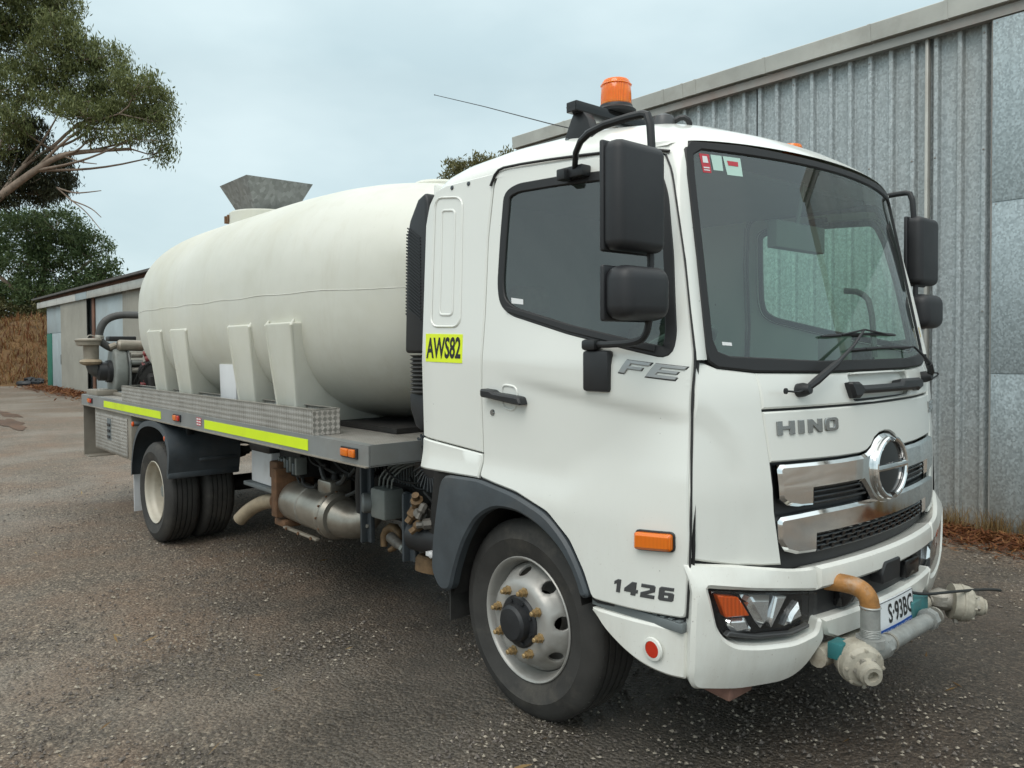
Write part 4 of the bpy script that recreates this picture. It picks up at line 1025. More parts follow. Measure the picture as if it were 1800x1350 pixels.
m = MB(); m.bb(-3.9, -3.35, .50, .95, .45, .9); m.build('air_tank', 'dark_under', truck, 30, .05)

# ------------------------------------------------------------------ tray
tray = empty('tray', (-4.1, 0, 1.0), truck)
DX0, DX1, DY, DZ = -7.25, -.99, 1.2, 1.108
m = MB(); m.bb(DX0 + .02, DX1 - .01, -DY + .012, DY - .012, DZ - .012, DZ - .002); m.build('deck_plate', 'tread_plate', tray)
for s in (-1, 1):
    m = MB(); m.prism([(s * DY, .998), (s * DY, DZ), (s * (DY - .055), DZ), (s * (DY - .055), DZ - .007), (s * (DY - .008), DZ - .007), (s * (DY - .008), 1.006), (s * (DY - .055), 1.006), (s * (DY - .055), .998)], lambda u, v, w: (DX0 + w, u, v), DX1 - DX0)
    sr = m.build('side_rail', 'tray_alloy', tray, 30)
    m = MB(); m.bb(DX0, DX1, s * (DY + .0), s * (DY + .018), .994, 1.000); m.build('rail_flange', 'tray_tan', sr)
for x, nm in ((DX1, 'front_rail'), (DX0, 'rear_rail')):
    d = 1 if x == DX1 else -1
    m = MB(); m.bb(x + d * .002, x - d * .008, -DY + .010, DY - .010, .999, DZ + .003); m.bb(x + d * .002, x - d * .05, -DY + .01, DY - .01, .996, 1.004); m.build(nm, 'tray_alloy', tray, 30)
for x in np.arange(-6.9, -1.1, .55):
    m = MB(); m.bb(x - .03, x + .03, -DY + .06, DY - .06, 1.0, 1.09); m.build('deck_bearer', 'dark_under', tray)
for s in (-1, 1):
    for x0, x1 in ((-6.27, -4.40), (-3.36, -1.67)):
        m = MB(); m.bb(x0, x1, s * (DY + .0005), s * (DY + .003), 1.018, 1.082); m.build('reflective_tape', 'hi_vis', tray)
    for x, nm in ((-6.83, 1), (-3.97, 1), (-1.18, 1)):
        m = MB(); m.bb(x - .075, x + .0, s * (DY + .001), s * (DY + .022), 1.035, 1.077); lo = m.build('side_marker', 'lens_orange', tray, 30, .005)
        m = MB(); m.bb(x + .012, x + .07, s * (DY + .001), s * (DY + .022), 1.035, 1.077); m.build('side_marker', 'lens_red' if x < -1.5 else 'lens_orange', tray, 30, .005)
        m = MB(); m.bb(x - .085, x + .085, s * (DY + .0005), s * (DY + .010), 1.028, 1.084); m.build('marker_base', 'black_plastic', lo, 30)
    m = MB(); m.bb(-3.525, -3.43, s * (DY + .0005), s * (DY + .003), 1.03, 1.09); lb = m.build('load_label', 'sticker_red', tray)
    m = MB()
    for k in range(3): m.bb(-3.52, -3.485, s * (DY + .003), s * (DY + .004), 1.035 + k * .02, 1.045 + k * .02); m.bb(-3.475, -3.435, s * (DY + .003), s * (DY + .004), 1.035 + k * .02, 1.045 + k * .02)
    m.build('label_print', 'sticker_white', lb)
    # long checker-plate box along the tray edge
    m = MB(); X0, X1, Y0, Y1, Z0, Z1 = -5.62, -1.62, 1.195, 1.02, DZ, 1.256; t = .004
    m.bb(X0, X1, s * Y0, s * (Y0 - t), Z0, Z1); m.bb(X0, X1, s * Y1, s * (Y1 + t), Z0, Z1); m.bb(X0, X0 + t, s * (Y0 - t), s * (Y1 + t), Z0, Z1); m.bb(X1 - t, X1, s * (Y0 - t), s * (Y1 + t), Z0, Z1); m.bb(X0 + t, X1 - t, s * (Y0 - t), s * (Y1 + t), Z0, Z0 + t)
    bx = m.build('side_box', 'tread_plate', tray, 30)
    m = MB(); m.bb(X0, X1, s * (Y0 + .002), s * (Y0 - .018), Z1, Z1 + .004); m.bb(X0, X1, s * (Y1 - .002), s * (Y1 + .018), Z1, Z1 + .004); m.bb(X1 - .018, X1 + .002, s * (Y0 - .018), s * (Y1 + .018), Z1, Z1 + .004); m.bb(X0, X0 + .018, s * (Y0 - .018), s * (Y1 + .018), Z1, Z1 + .004); m.build('box_rim', 'alloy_cast', bx)
    # tool box under the tray
    m = MB(); m.bb(-6.72, -5.36, s * 1.185, s * .62, .555, .992); tb = m.build('tool_box', 'tray_tan', tray, 30, .012)
    m = MB(); m.bb(-6.66, -5.46, s * 1.186, s * 1.194, .575, .95); td = m.build('tool_box_door', 'tread_plate', tb, 30, .003)
    for k in range(3):
        m = MB(); m.bb(-6.15, -6.05, s * 1.194, s * 1.206, .71 + k * .06, .74 + k * .06); m.build('door_latch', 'black_plastic', td, 30, .004)
    m = MB(); m.bb(-6.17, -6.03, s * 1.194, s * 1.198, .69, .91); m.build('latch_plate', 'steel_grey', td)
    # rear mudguard
    m = MB(); arc = []; W0, W1 = 1.225, .63
    pts = [(.47, .215), (.50, .40), (.43, .53), (.30, .60), (.10, .625), (-.12, .615), (-.33, .56), (-.49, .43), (-.585, .25), (-.61, .08)]
    pts = catmull(pts, 4, False)
    for i in range(len(pts) - 1):
        (a, b), (c_, d_) = pts[i], pts[i + 1]
        P = lambda u, v, y: (RX + u, s * y, RZ + v)
        m.add([P(a, b, W0), P(c_, d_, W0), P(c_, d_, W1), P(a, b, W1)], [(0, 1, 2, 3)])
        k = .93
        m.add([P(a, b, W0), P(c_, d_, W0), P(c_ * k, d_ * k - .004, W0 + .004), P(a * k, b * k - .004, W0 + .004)], [(0, 3, 2, 1)])
    mg = m.build('mudguard', 'grey_plastic', truck, 50)
    m = MB(); m.bb(RX + .42, RX + .475, s * W0, s * W1, RZ + .17, RZ + .225); m.build('mudguard_lip', 'grey_plastic', mg, 30, .012)
    m = MB(); m.bb(RX + .30, RX + .505, s * .98, s * .66, RZ + .30, RZ + .335); m.build('mudguard_rib', 'grey_plastic', mg, 30, .012)
    m = MB(); m.bb(RX - .625, RX - .612, s * 1.2, s * .66, .10, RZ + .16); m.build('mudflap', 'battery_white', mg)
    for dx, dz in ((.385, .505), (-.55, .555)):
        m = MB(); m.tube([(RX + dx, s * 1.215, RZ + dz), (RX + dx, s * .45, RZ + dz + .03)], .022, 12); sy = m.build('mudguard_stay', 'steel_grey', mg)
        m = MB(); m.lathe([(.024, 0), (.024, .012), (.012, .018), (0, .019)], (RX + dx, s * 1.213, RZ + dz), (0, s, 0), 14); m.build('stay_cap', 'lens_amber', sy)
        m = MB(); m.bb(RX + dx + .01, RX + dx + .05, s * 1.06, s * 1.0, RZ + dz - .14, RZ + dz + .08); m.build('stay_clamp', 'black_plastic', mg, 30, .006)
        for kz in (-.10, -.06):
            m = MB(); m.lathe([(.012, 0), (.012, .008), (0, .009)], (RX + dx + .05, s * 1.03, RZ + dz + kz), (1, 0, 0), 8); m.build('clamp_bolt', 'pump_grey', mg)
m = MB(); m.bb(-7.215, -7.205, -1.19, 1.19, .425, .99); m.bb(-7.225, -7.0, -1.19, 1.19, .42, .43); rp = m.build('rear_panel', 'tray_tan', tray, 30)
m = MB(); m.bb(-7.20, -6.75, -1.16, -.95, DZ, 1.165); m.bb(-6.76, -6.0, -1.0, -.94, DZ, 1.14); m.build('pump_frame', 'tray_tan', tray, 30, .004)

# ------------------------------------------------------------------ tank
TX, TW, TH, TZ, TN = -3.78, 1.16, .847, 1.93, 2.6
def tank_pt(sx, th):
    A, p, q = (2.52, 5.0, 1.9) if sx < 0 else (2.92, 4.2, 3.0)
    rad = max(0, 1 - abs(sx) ** p) ** (1 / q)
    c, sn_ = math.cos(th), math.sin(th)
    rad *= 1 + .0035 * math.sin(sx * 7 + 1) * math.sin(3 * th)      # slightly uneven moulding
    return (TX + A * sx, TW * rad * math.copysign(abs(c) ** (2 / TN), c), TZ + TH * rad * math.copysign(abs(sn_) ** (2 / TN), sn_))
m = MB(); nu, nv = 96, 72; V = []
for i in range(nu + 1):
    sx = -math.cos(math.pi * i / nu)
    for j in range(nv): V.append(tank_pt(sx, 2 * math.pi * j / nv))
m.add(V, [(i * nv + j, (i + 1) * nv + j, (i + 1) * nv + (j + 1) % nv, i * nv + (j + 1) % nv) for i in range(nu) for j in range(nv)])
tank = m.build('water_tank', 'tank_poly', truck, 80)
tank['label'] = 'cream rounded poly water tank moulded with four saddle legs a side'
for s in (-1, 1):
    m = MB(); P = []
    for i in range(61):
        sx = -.999 + 1.998 * i / 60; q = tank_pt(sx, .012); P.append((q[0], s * (q[1] - .0005), q[2] + .004 * math.sin(i * .9)))
    m.tube(P, .0032, 5); m.build('mould_seam', 'tank_poly', tank)
for x0 in (-4.70, -4.07, -2.80, -2.16):
    for s in (-1, 1):
        T0, B0 = 1.168, 1.065      # leaning face: out at the top, in at the foot
        def LP(u, v, d, s=s, x0=x0): return (x0 + u, s * (B0 + (T0 - B0) * (v - DZ) / (1.79 - DZ) + d), v)
        leg = MB(); leg.prism([(-.195, DZ), (.085, DZ), (.21, 1.775), (-.19, 1.775)], lambda u, v, w: LP(u, v, -w), .60)
        lg = leg.build('saddle_leg', 'tank_poly', tank, 30, .015, 3)
        for a, b in (((-.18, DZ), (-.178, 1.77)), ((.072, DZ), (.196, 1.77))):
            m = MB(); m.tube([LP(a[0], a[1] + .02, -.006), LP(b[0], b[1] - .01, -.006), LP(b[0] * .97, b[1] + .02, -.03)], [.013, .013, .008], 8); m.build('leg_edge', 'tank_poly', lg)
    m = MB(); m.prism([(-.6, DZ), (.6, DZ), (.6, 1.75), (-.6, 1.75)], lambda u, v, w: (x0 - .17 + w, u, v), .25); m.build('saddle_core', 'tank_poly', tank)
m = MB(); m.bb(-5.4, -1.35, -.80, .80, DZ + .002, 1.14); m.build('tank_skid', 'dark_under', tank)
for s in (-1, 1):
    m = MB(); m.prism([(-3.33, DZ), (-3.05, DZ), (-3.04, 1.495), (-3.36, 1.495)], lambda u, v, w: (u, s * (1.085 - w), v), .02); m.build('cover_plate', 'battery_white', tank, 30, .003)
ZT = TZ + TH
m = MB(); m.lathe([(.36, -.10), (.36, .145), (.345, .16), (.30, .16)], (-4.9, -.02, ZT), (0, 0, 1), 40); col_ = m.build('filler_neck', 'tank_poly', tank, 40)
m = MB(); m.bb(-5.0, -4.97, -.387, -.360, ZT + .06, ZT + .13); m.bb(-5.1, -5.07, -.375, -.330, ZT + .06, ZT + .13); m.build('neck_mark', 'rusty', col_)
hp = MB(); cx_, cy_ = -4.90, -.03
def ring4(h, z): return [(cx_ - h, cy_ - h, z), (cx_ + h, cy_ - h, z), (cx_ + h, cy_ + h, z), (cx_ - h, cy_ + h, z)]
zb, zt_ = ZT + .14, 3.225
o_, i_ = ring4(.19, zb) + ring4(.335, zt_), ring4(.185, zb) + ring4(.330, zt_)
hp.add(o_ + i_, [(0, 1, 5, 4), (1, 2, 6, 5), (2, 3, 7, 6), (3, 0, 4, 7), (8, 12, 13, 9), (9, 13, 14, 10), (10, 14, 15, 11), (11, 15, 12, 8), (4, 5, 13, 12), (5, 6, 14, 13), (6, 7, 15, 14), (7, 4, 12, 15)])
hp.build('fill_hopper', 'galv_hopper', tank, 20)
m = MB(); m.lathe([(.20, -.03), (.20, .035), (.17, .055), (0, .057)], (-2.02, 0, ZT - .055), (0, 0, 1), 32); m.build('tank_lid', 'tank_poly', tank, 40)

# ------------------------------------------------------------------ pump set on the tray's tail
pump = empty('pump_set', (-6.95, -.9, DZ), truck)
PX = -6.95
m = MB(); m.lathe([(.0, .0), (.115, .0), (.125, .012), (.125, .05), (.105, .065), (.10, .14), (.085, .15), (.06, .165)], (PX, -.955, 1.365), (0, -1, 0), 32); st = m.build('recoil_starter', 'black_plastic', pump, 35)
m = MB(); m.lathe([(.055, .166), (.05, .172), (.022, .172), (.02, .166)], (PX, -.955, 1.365), (0, -1, 0), 24); m.build('starter_boss', 'pump_cream', st, 30)
m = MB()
for k in range(10):
    a = 2 * math.pi * k / 10
    m.box((PX + .112 * math.cos(a), -.99, 1.365 + .112 * math.sin(a)), (.02, .05, .012), Matrix.Rotation(-a, 3, 'Y'))
m.build('starter_vent', 'dark_under', st)
m = MB(); m.prism([(-.18, 1.14), (.14, 1.14), (.20, 1.26), (.21, 1.42), (.14, 1.58), (.02, 1.64), (-.12, 1.60), (-.20, 1.46), (-.21, 1.26)], lambda u, v, w: (PX + u, -.965 + w, v), .14); m.build('fan_shroud', 'pump_grey', pump, 30, .03, 3)
m = MB(); m.prism([(-.19, 1.15), (.19, 1.15), (.215, 1.30), (.20, 1.48), (.12, 1.60), (-.12, 1.60), (-.215, 1.42)], lambda u, v, w: (PX + u, -.825 + w, v), .022); m.build('shroud_rim', 'steel_grey', pump, 30, .006)
m = MB(); m.bb(PX - .15, PX + .15, -.80, -.35, 1.15, 1.45); m.build('engine_case', 'dark_under', pump, 30, .03)
m = MB(); m.tube([(PX + .10, -.92, 1.655), (PX + .10, -.90, 1.655), (PX + .10, -.66, 1.648), (PX + .10, -.645, 1.648)], [.045, .062, .062, .045], 18); m.build('muffler', 'pump_cream', pump, 35)
m = MB(); m.bb(PX - .15, PX + .02, -.98, -.70, 1.70, 1.755); m.build('fuel_tank_top', 'black_plastic', pump, 30, .01)
for k in range(3):
    m = MB(); m.tube([(PX + .16, -.80, 1.545 - k * .085), (PX + .16, -.68, 1.545 - k * .085)], [.032, .032], 12); m.build('fuel_filter', 'alloy_cast' if k != 1 else 'pump_grey', pump)
for k, (y, z, r_) in enumerate([(-.66, 1.56, .03), (-.64, 1.50, .045), (-.67, 1.43, .038), (-.66, 1.37, .03), (-.665, 1.27, .042), (-.69, 1.22, .03)]):
    m = MB(); m.lathe([(0, -.03), (r_, -.025), (r_, .025), (0, .03)], (PX + .22, y, z), (.3, 1, .3), 12); m.build('red_valve', 'valve_red', pump)
m = MB(); m.lathe([(.12, 0), (.16, .02), (.16, .06), (.10, .09), (0, .09)], (PX + .2, -.58, 1.34), (1, -.2, 0), 20); m.build('pump_volute', 'dark_under', pump)
m = MB(); m.tube([(PX + .2, -.62, 1.34), (PX + .3, -.62, 1.28), (PX + .3, -.60, 1.16)], .05, 12); m.build('outlet_pipe', 'dark_under', pump)
for k in range(5):
    m = MB(); rr = random.Random(k); m.tube([(PX + .2, -.78 + .03 * k, 1.20 + .05 * rr.random()), (PX + .3, -.72 + .04 * k, 1.30 + .2 * rr.random()), (PX + .25, -.62 + .02 * k, 1.35 + .1 * rr.random())], .007, 6, smoothpath=2); m.build('pump_lead', 'cable', pump)
# air cleaner on its stack
ac = MB(); ac.lathe([(.055, -.10), (.075, -.09), (.078, .09), (.080, .095)], (PX, -1.16, 1.555), (0, 0, 1), 24); aco = ac.build('cleaner_stack', 'pump_cream', pump)
m = MB(); m.lathe([(.085, 0), (.12, .012), (.125, .05), (.135, .055), (.138, .072), (.125, .082), (.05, .088), (0, .09)], (PX, -1.185, 1.645), (0, 0, 1), 32); m.build('cleaner_head', 'pump_cream', aco, 35)
m = MB(); m.lathe([(.06, -.04), (.10, -.025), (.115, 0), (.10, .02), (.07, .03)], (PX, -1.165, 1.475), (0, 0, 1), 24); m.build('dust_cup', 'exhaust_tan', aco)
m = MB(); m.tube([(PX, -1.15, 1.45), (PX, -1.13, 1.38), (PX, -1.06, 1.345), (PX + .02, -.98, 1.36)], [.07, .07, .06, .05], 16, smoothpath=1); m.build('intake_elbow', 'hose_rubber', aco)
m = MB(); m.tube([(PX, -1.20, 1.735), (PX, -1.18, 1.77), (PX, -1.12, 1.755), (PX, -1.08, 1.72)], .008, 6, smoothpath=1); m.build('clip_wire', 'alloy_cast', aco)
m = MB(); H = [(PX + .02, -.94, 1.615), (PX + .02, -1.00, 1.64), (PX + .02, -1.075, 1.70), (PX + .02, -1.085, 1.80), (PX + .03, -1.03, 1.93), (PX + .06, -.90, 1.995), (PX + .2, -.72, 1.99), (PX + .9, -.42, 1.96)]
m.tube(H, .040, 14, smoothpath=2); ho = m.build('suction_hose', 'hose_rubber', pump, 60)
m = MB(); m.lathe([(.044, -.02), (.046, -.015), (.046, .015), (.044, .02)], (PX + .02, -1.08, 1.745), (0, .1, 1), 16); m.build('hose_clamp', 'alloy_cast', ho)
m = MB(); m.tube([(PX + .05, -.99, 1.63), (PX + .05, -.92, 1.66)], .035, 10); m.build('hose_tail', 'pump_cream', ho)

# ------------------------------------------------------------------ snorkel behind the cab
sn = MB()
def SNP(u, v, w): return (u, -1.015 + w, v)
sn.prism([(-.93, 1.585), (-.71, 1.585), (-.71, 2.34), (-.73, 2.395), (-.80, 2.37), (-.875, 2.27), (-.90, 2.20)], SNP, .22); sno = sn.build('air_intake', 'black_plastic', truck, 30, .018, 3)
for k in range(26):
    m = MB(); z = 2.20 - k * .0165; m.box((-.912 - .014 * k / 26, -.905, z), (.016, .20, .007), Matrix.Rotation(.5, 3, 'Y')); m.build('intake_louvre', 'black_plastic', sno)
for k in range(26):
    m = MB(); z = 2.20 - k * .0165; m.box((-.83, -1.017, z), (.13, .006, .006), Matrix.Rotation(.5, 3, 'Y')); m.build('intake_louvre', 'black_plastic', sno)
m = MB(); pr = []
for k in range(10): pr += [(.086, 1.375 + k * .021), (.104, 1.385 + k * .021)]
m.lathe([(r_, h_) for r_, h_ in pr], (-.83, -.925, 0), (0, 0, 1), 24); m.build('intake_bellows', 'hose_rubber', sno, 60)
m = MB(); m.prism([(-.92, 1.38), (-.74, 1.38), (-.75, 1.26), (-.80, 1.18), (-.86, 1.20), (-.91, 1.29)], lambda u, v, w: (u, -1.0 + w, v), .16); m.build('intake_boot', 'black_plastic', sno, 30, .02)
m = MB(); m.lathe([(.03, -.07), (.155, -.06), (.165, -.03), (.165, .03), (.155, .06), (.03, .07)], (-.92, -.80, 1.00), (0, 1, 0), 40); dk = m.build('air_filter_can', 'black_plastic', truck, 40)
for k in range(30):
    a = 2 * math.pi * k / 30
    m = MB(); m.box((-.92 + .125 * math.cos(a), -.868, 1.0 + .125 * math.sin(a)), (.075, .012, .008), Matrix.Rotation(-a, 3, 'Y')); m.build('can_rib', 'grey_plastic', dk)

# ------------------------------------------------------------------ under the tray: exhaust, battery, valves
ex = MB(); ex.tube([(-2.60, -.84, .545), (-2.59, -.84, .545), (-2.06, -.84, .535), (-2.05, -.84, .535)], [.12, .138, .138, .13], 28); exo = ex.build('exhaust_canister', 'canister_steel', truck, 35)
m = MB(); m.lathe([(.138, 0), (.155, .01), (.155, .03), (.142, .04), (.152, .06), (.152, .075), (.13, .10), (.0, .12)], (-2.05, -.84, .535), (1, 0, -.02), 28); m.build('canister_cap', 'canister_steel', exo, 30)
m = MB(); m.lathe([(.04, 0), (.04, .012), (0, .013)], (-1.93, -.86, .535), (1, -.3, 0), 16); m.build('cap_boss', 'pump_cream', exo)
for xk in (-2.33,):
    m = MB(); m.lathe([(.139, -.012), (.141, -.006), (.141, .006), (.139, .012)], (xk, -.84, .54), (1, 0, 0), 28); m.build('canister_band', 'alloy_cast', exo)
for k in range(12):
    a = 2 * math.pi * k / 12
    m = MB(); m.lathe([(.008, 0), (.008, .026), (0, .028)], (-2.03, -.84 + .146 * math.cos(a), .535 + .146 * math.sin(a)), (1, 0, 0), 6); m.build('canister_bolt', 'rusty', exo)
m = MB(); m.tube([(-1.98, -.82, .52), (-1.82, -.78, .50), (-1.74, -.70, .60), (-1.72, -.60, .78)], [.13, .10, .075, .07], 18, smoothpath=2); m.build('inlet_bend', 'canister_steel', exo, 50)
m = MB(); m.bb(-2.68, -2.59, -.99, -.70, .44, .78); m.bb(-2.72, -2.55, -.95, -.80, .37, .42); m.bb(-2.75, -2.62, -.97, -.78, .70, .82); m.build('exhaust_bracket', 'rusty', exo, 30, .012)
m = MB(); m.bb(-2.50, -2.02, -.985, -.955, .385, .400); ft = m.build('canister_foot', 'pump_cream', exo, 30, .003)
for k in range(3):
    m = MB(); m.lathe([(.011, 0), (.011, .008)], (-2.44 + .18 * k, -.986, .393), (0, -1, 0), 8); m.build('foot_bolt', 'rusty', ft)
m = MB(); m.tube([(-2.66, -.86, .52), (-2.85, -.87, .51), (-3.05, -.89, .47), (-3.22, -.93, .39), (-3.30, -.97, .31)], [.055, .055, .054, .052, .052], 18, caps=False, smoothpath=2); m.build('tail_pipe', 'exhaust_tan', exo, 50)
m = MB(); m.lathe([(.056, 0), (.072, .005), (.072, .02), (.058, .03), (.07, .045), (.07, .06), (.056, .065)], (-2.82, -.87, .515), (1, 0, .05), 18); m.build('pipe_flange', 'rusty', exo)
m = MB(); m.bb(-3.16, -2.80, -.93, -.62, .62, .86); m.build('battery_box', 'battery_white', truck, 30, .012)
m = MB(); m.bb(-3.24, -2.72, -.96, -.58, .585, .615); m.build('battery_tray', 'steel_grey', truck, 30, .006)
m = MB(); m.bb(-3.18, -2.80, -.95, -.60, .845, .95); m.build('battery_cover', 'black_plastic', truck, 30, .04)
m = MB(); m.bb(-2.78, -2.45, -.88, -.62, .72, .92); m.build('valve_block', 'dark_under', truck, 30, .01)
CL = random.Random(11)
for k in range(7):
    m = MB(); x = -2.72 + k * .045; m.bb(x, x + .028, -.92, -.84, .745 + .03 * CL.random(), .80 + .08 * CL.random()); m.build('valve_coil', 'steel_grey' if k % 2 else 'pump_grey', truck, 30, .005)
m = MB(); m.lathe([(.07, 0), (.08, .02), (.075, .05), (.03, .06), (.02, .10), (0, .10)], (-2.10, -.80, .685), (0, 0, 1), 20); m.build('dosing_head', 'dark_under', truck)
m = MB(); m.bb(-2.20, -2.02, -.88, -.72, .66, .75); m.build('sensor_box', 'canister_steel', truck, 30, .015)
m = MB(); m.tube([(-1.72, -.80, .60), (-1.70, -.82, .80), (-1.66, -.82, .93), (-1.55, -.78, .97), (-1.3, -.7, .97)], .055, 14, smoothpath=2); m.build('air_duct', 'black_plastic', truck)
for x, z0, z1, w_ in ((-1.60, .44, .92, .05), (-1.14, .42, .80, .06)):
    m = MB(); m.bb(x - w_, x + w_, -.86, -.83, z0, z1); m.bb(x - .01, x + .01, -.90, -.83, z0, z1); bp_ = m.build('hanger_plate', 'grey_plastic', truck, 30, .006)
    for kz in (.1, .25):
        m = MB(); m.lathe([(.012, 0), (.012, .01), (0, .011)], (x + .02, -.862, z0 + kz), (0, -1, 0), 8); m.build('hanger_bolt', 'alloy_cast', bp_)
m = MB(); m.bb(-1.46, -1.30, -.92, -.78, .62, .80); lb_ = m.build('dryer_body', 'pump_grey', truck, 30, .02)
m = MB(); m.lathe([(.055, 0), (.06, .01), (.06, .06), (.05, .07), (0, .072)], (-1.48, -.88, .70), (-.5, -1, 0), 20); m.build('dryer_cap', 'steel_grey', lb_)
for k in range(4):
    m = MB(); x = -1.45 + k * .045; m.tube([(x, -.86, .80), (x + .01, -.86, .86), (x + .05, -.80, .93), (x + .15, -.7, .95)], .006, 6, smoothpath=1); m.build('brake_line', 'pump_grey', lb_)
m = MB(); m.tube([(-1.50, -.80, .42), (-1.51, -.79, .50), (-1.44, -.77, .55), (-1.39, -.76, .50), (-1.41, -.77, .43), (-1.47, -.78, .40)], [.02, .028, .03, .028, .022, .015], 10, smoothpath=1); bc2 = m.build('caliper_arm', 'dark_brass', truck, 50)
m = MB(); m.tube([(-1.42, -.80, .49), (-1.32, -.82, .475), (-1.25, -.83, .465)], [.034, .030, .022], 12); m.build('actuator', 'dark_alloy', bc2)
m = MB(); m.tube([(-1.25, -.83, .465), (-1.225, -.835, .46)], .026, 6); m.build('actuator_nut', 'pump_grey', bc2)
m = MB(); m.tube([(-1.02, -.90, .60), (-1.02, -.89, .60), (-.78, -.86, .60), (-.77, -.86, .60)], [.075, .09, .09, .08], 24); m.build('spring_chamber', 'black_plastic', truck, 35)
m = MB(); m.bb(-.80, -.72, -.98, -.94, .54, .56); m.lathe([(0, -.012), (.018, 0), (0, .012)], (-.76, -.98, .55), (0, 1, 0), 10); m.build('ball_stud', 'battery_white', truck)
for k, (x, y, z, r_) in enumerate([(-.98, -.92, .78, .03), (-.92, -.95, .80, .035), (-.90, -.93, .73, .04), (-.96, -.95, .72, .035), (-.86, -.96, .76, .025), (-.90, -.96, .67, .03), (-.84, -.95, .69, .03)]):
    m = MB(); m.lathe([(r_ * .5, -.04), (r_, -.03), (r_, .01), (r_ * .6, .02), (r_ * .6, .05), (0, .05)], (x, y, z), (CL.uniform(-.5, .5), -.6, CL.uniform(-1, 1)), 8); m.build('relay_valve', 'dark_brass' if k % 2 else 'dark_alloy', truck, 30)
m = MB(); m.lathe([(.02, -.09), (.10, -.085), (.105, -.02), (.09, .0), (.02, .01)], (-.97, -.80, .47), (0, .2, 1), 20); m.build('brake_pot', 'dark_brass', truck)
m = MB(); m.prism([(-.84, .62), (-.60, .70), (-.62, .98), (-.78, .98)], lambda u, v, w: (u, -.94 + w, v), .3); m.build('inner_guard', 'dark_under', truck, 30, .01)
for k in range(26):      # looms and air lines hanging below the tray
    x0 = CL.uniform(-3.4, -.8); L = CL.uniform(.2, .7); y = CL.uniform(-.9, -.6); z = CL.uniform(.70, .97)
    m = MB(); m.tube([(x0, y, z), (x0 + L * .3, y - .02, z - CL.uniform(.03, .12)), (x0 + L * .7, y + .02, z - CL.uniform(.02, .14)), (x0 + L, y, z - CL.uniform(-.02, .06))], CL.choice([.006, .008, .012, .016]), 6, smoothpath=2); m.build('air_line', CL.choice(['cable', 'cable', 'hose_rubber', 'dark_under']), truck)
for k in range(14):
    x0 = CL.uniform(-3.6, -.9); m = MB(); m.box((x0, CL.uniform(-.75, -.55), CL.uniform(.6, .95)), (CL.uniform(.06, .25), .12, CL.uniform(.05, .18)), Matrix.Rotation(CL.uniform(-.2, .2), 3, 'Y')); m.build('mount_bracket', CL.choice(['dark_under', 'dark_under', 'steel_grey']), truck, 30, .008)
m = MB(); m.bb(-1.75, -1.05, -.72, -.68, .72, 1.0); rad = m.build('cooler_core', 'dark_under', truck)
for k in range(24):
    m = MB(); m.bb(-1.74 + k * .029, -1.735 + k * .029, -.728, -.72, .80, .99); m.build('cooler_fin', 'steel_grey', rad)

# ------------------------------------------------------------------ spray bar on the front bumper
sb = empty('spray_bar', (1.2, 0, .4), truck)
m = MB(); m.tube([(1.06, -.42, .715), (1.12, -.405, .718), (1.175, -.39, .712), (1.208, -.383, .685), (1.215, -.38, .640)], [.034, .034, .0345, .0345, .0345], 18, smoothpath=2); m.build('pipe_elbow', 'pipe_rust', sb, 50)
m = MB(); m.tube([(1.215, -.38, .642), (1.216, -.38, .515)], .0345, 20); m.lathe([(.036, 0), (.039, .004), (.036, .008)], (1.215, -.38, .64), (0, 0, 1), 20); m.build('down_pipe', 'pipe_galv', sb, 50)
m = MB(); m.lathe([(.036, 0), (.054, .002), (.054, .034), (.042, .036)], (1.216, -.38, .498), (0, 0, 1), 8); un = m.build('pipe_union', 'pipe_galv', sb, 20)
for k in range(5):
    m = MB(); m.lathe([(.0345, 0), (.0365, .002), (.0345, .004)], (1.216, -.38, .536 + k * .006), (0, 0, 1), 20); m.build('pipe_thread', 'pipe_galv', un)
for y in (-.27, .17):
    m = MB(); m.lathe([(.034, -.02), (.044, -.018), (.044, .018), (.034, .02)], (1.211, y, .467), (0, 1, 0), 8); m.build('pipe_coupling', 'pipe_galv', sb, 20)
    m = MB(); m.lathe([(.036, -.006), (.038, -.006), (.038, .006), (.036, .006)], (1.211, y + .06, .466), (0, 1, 0), 18); m.build('hose_clip', 'alloy_cast', sb)
m = MB(); m.tube([(1.216, -.36, .475), (1.212, -.28, .468), (1.21, .20, .462)], .033, 18); m.tube([(1.216, -.40, .48), (1.216, -.30, .470)], .042, 14); m.build('cross_pipe', 'pipe_galv', sb, 50)
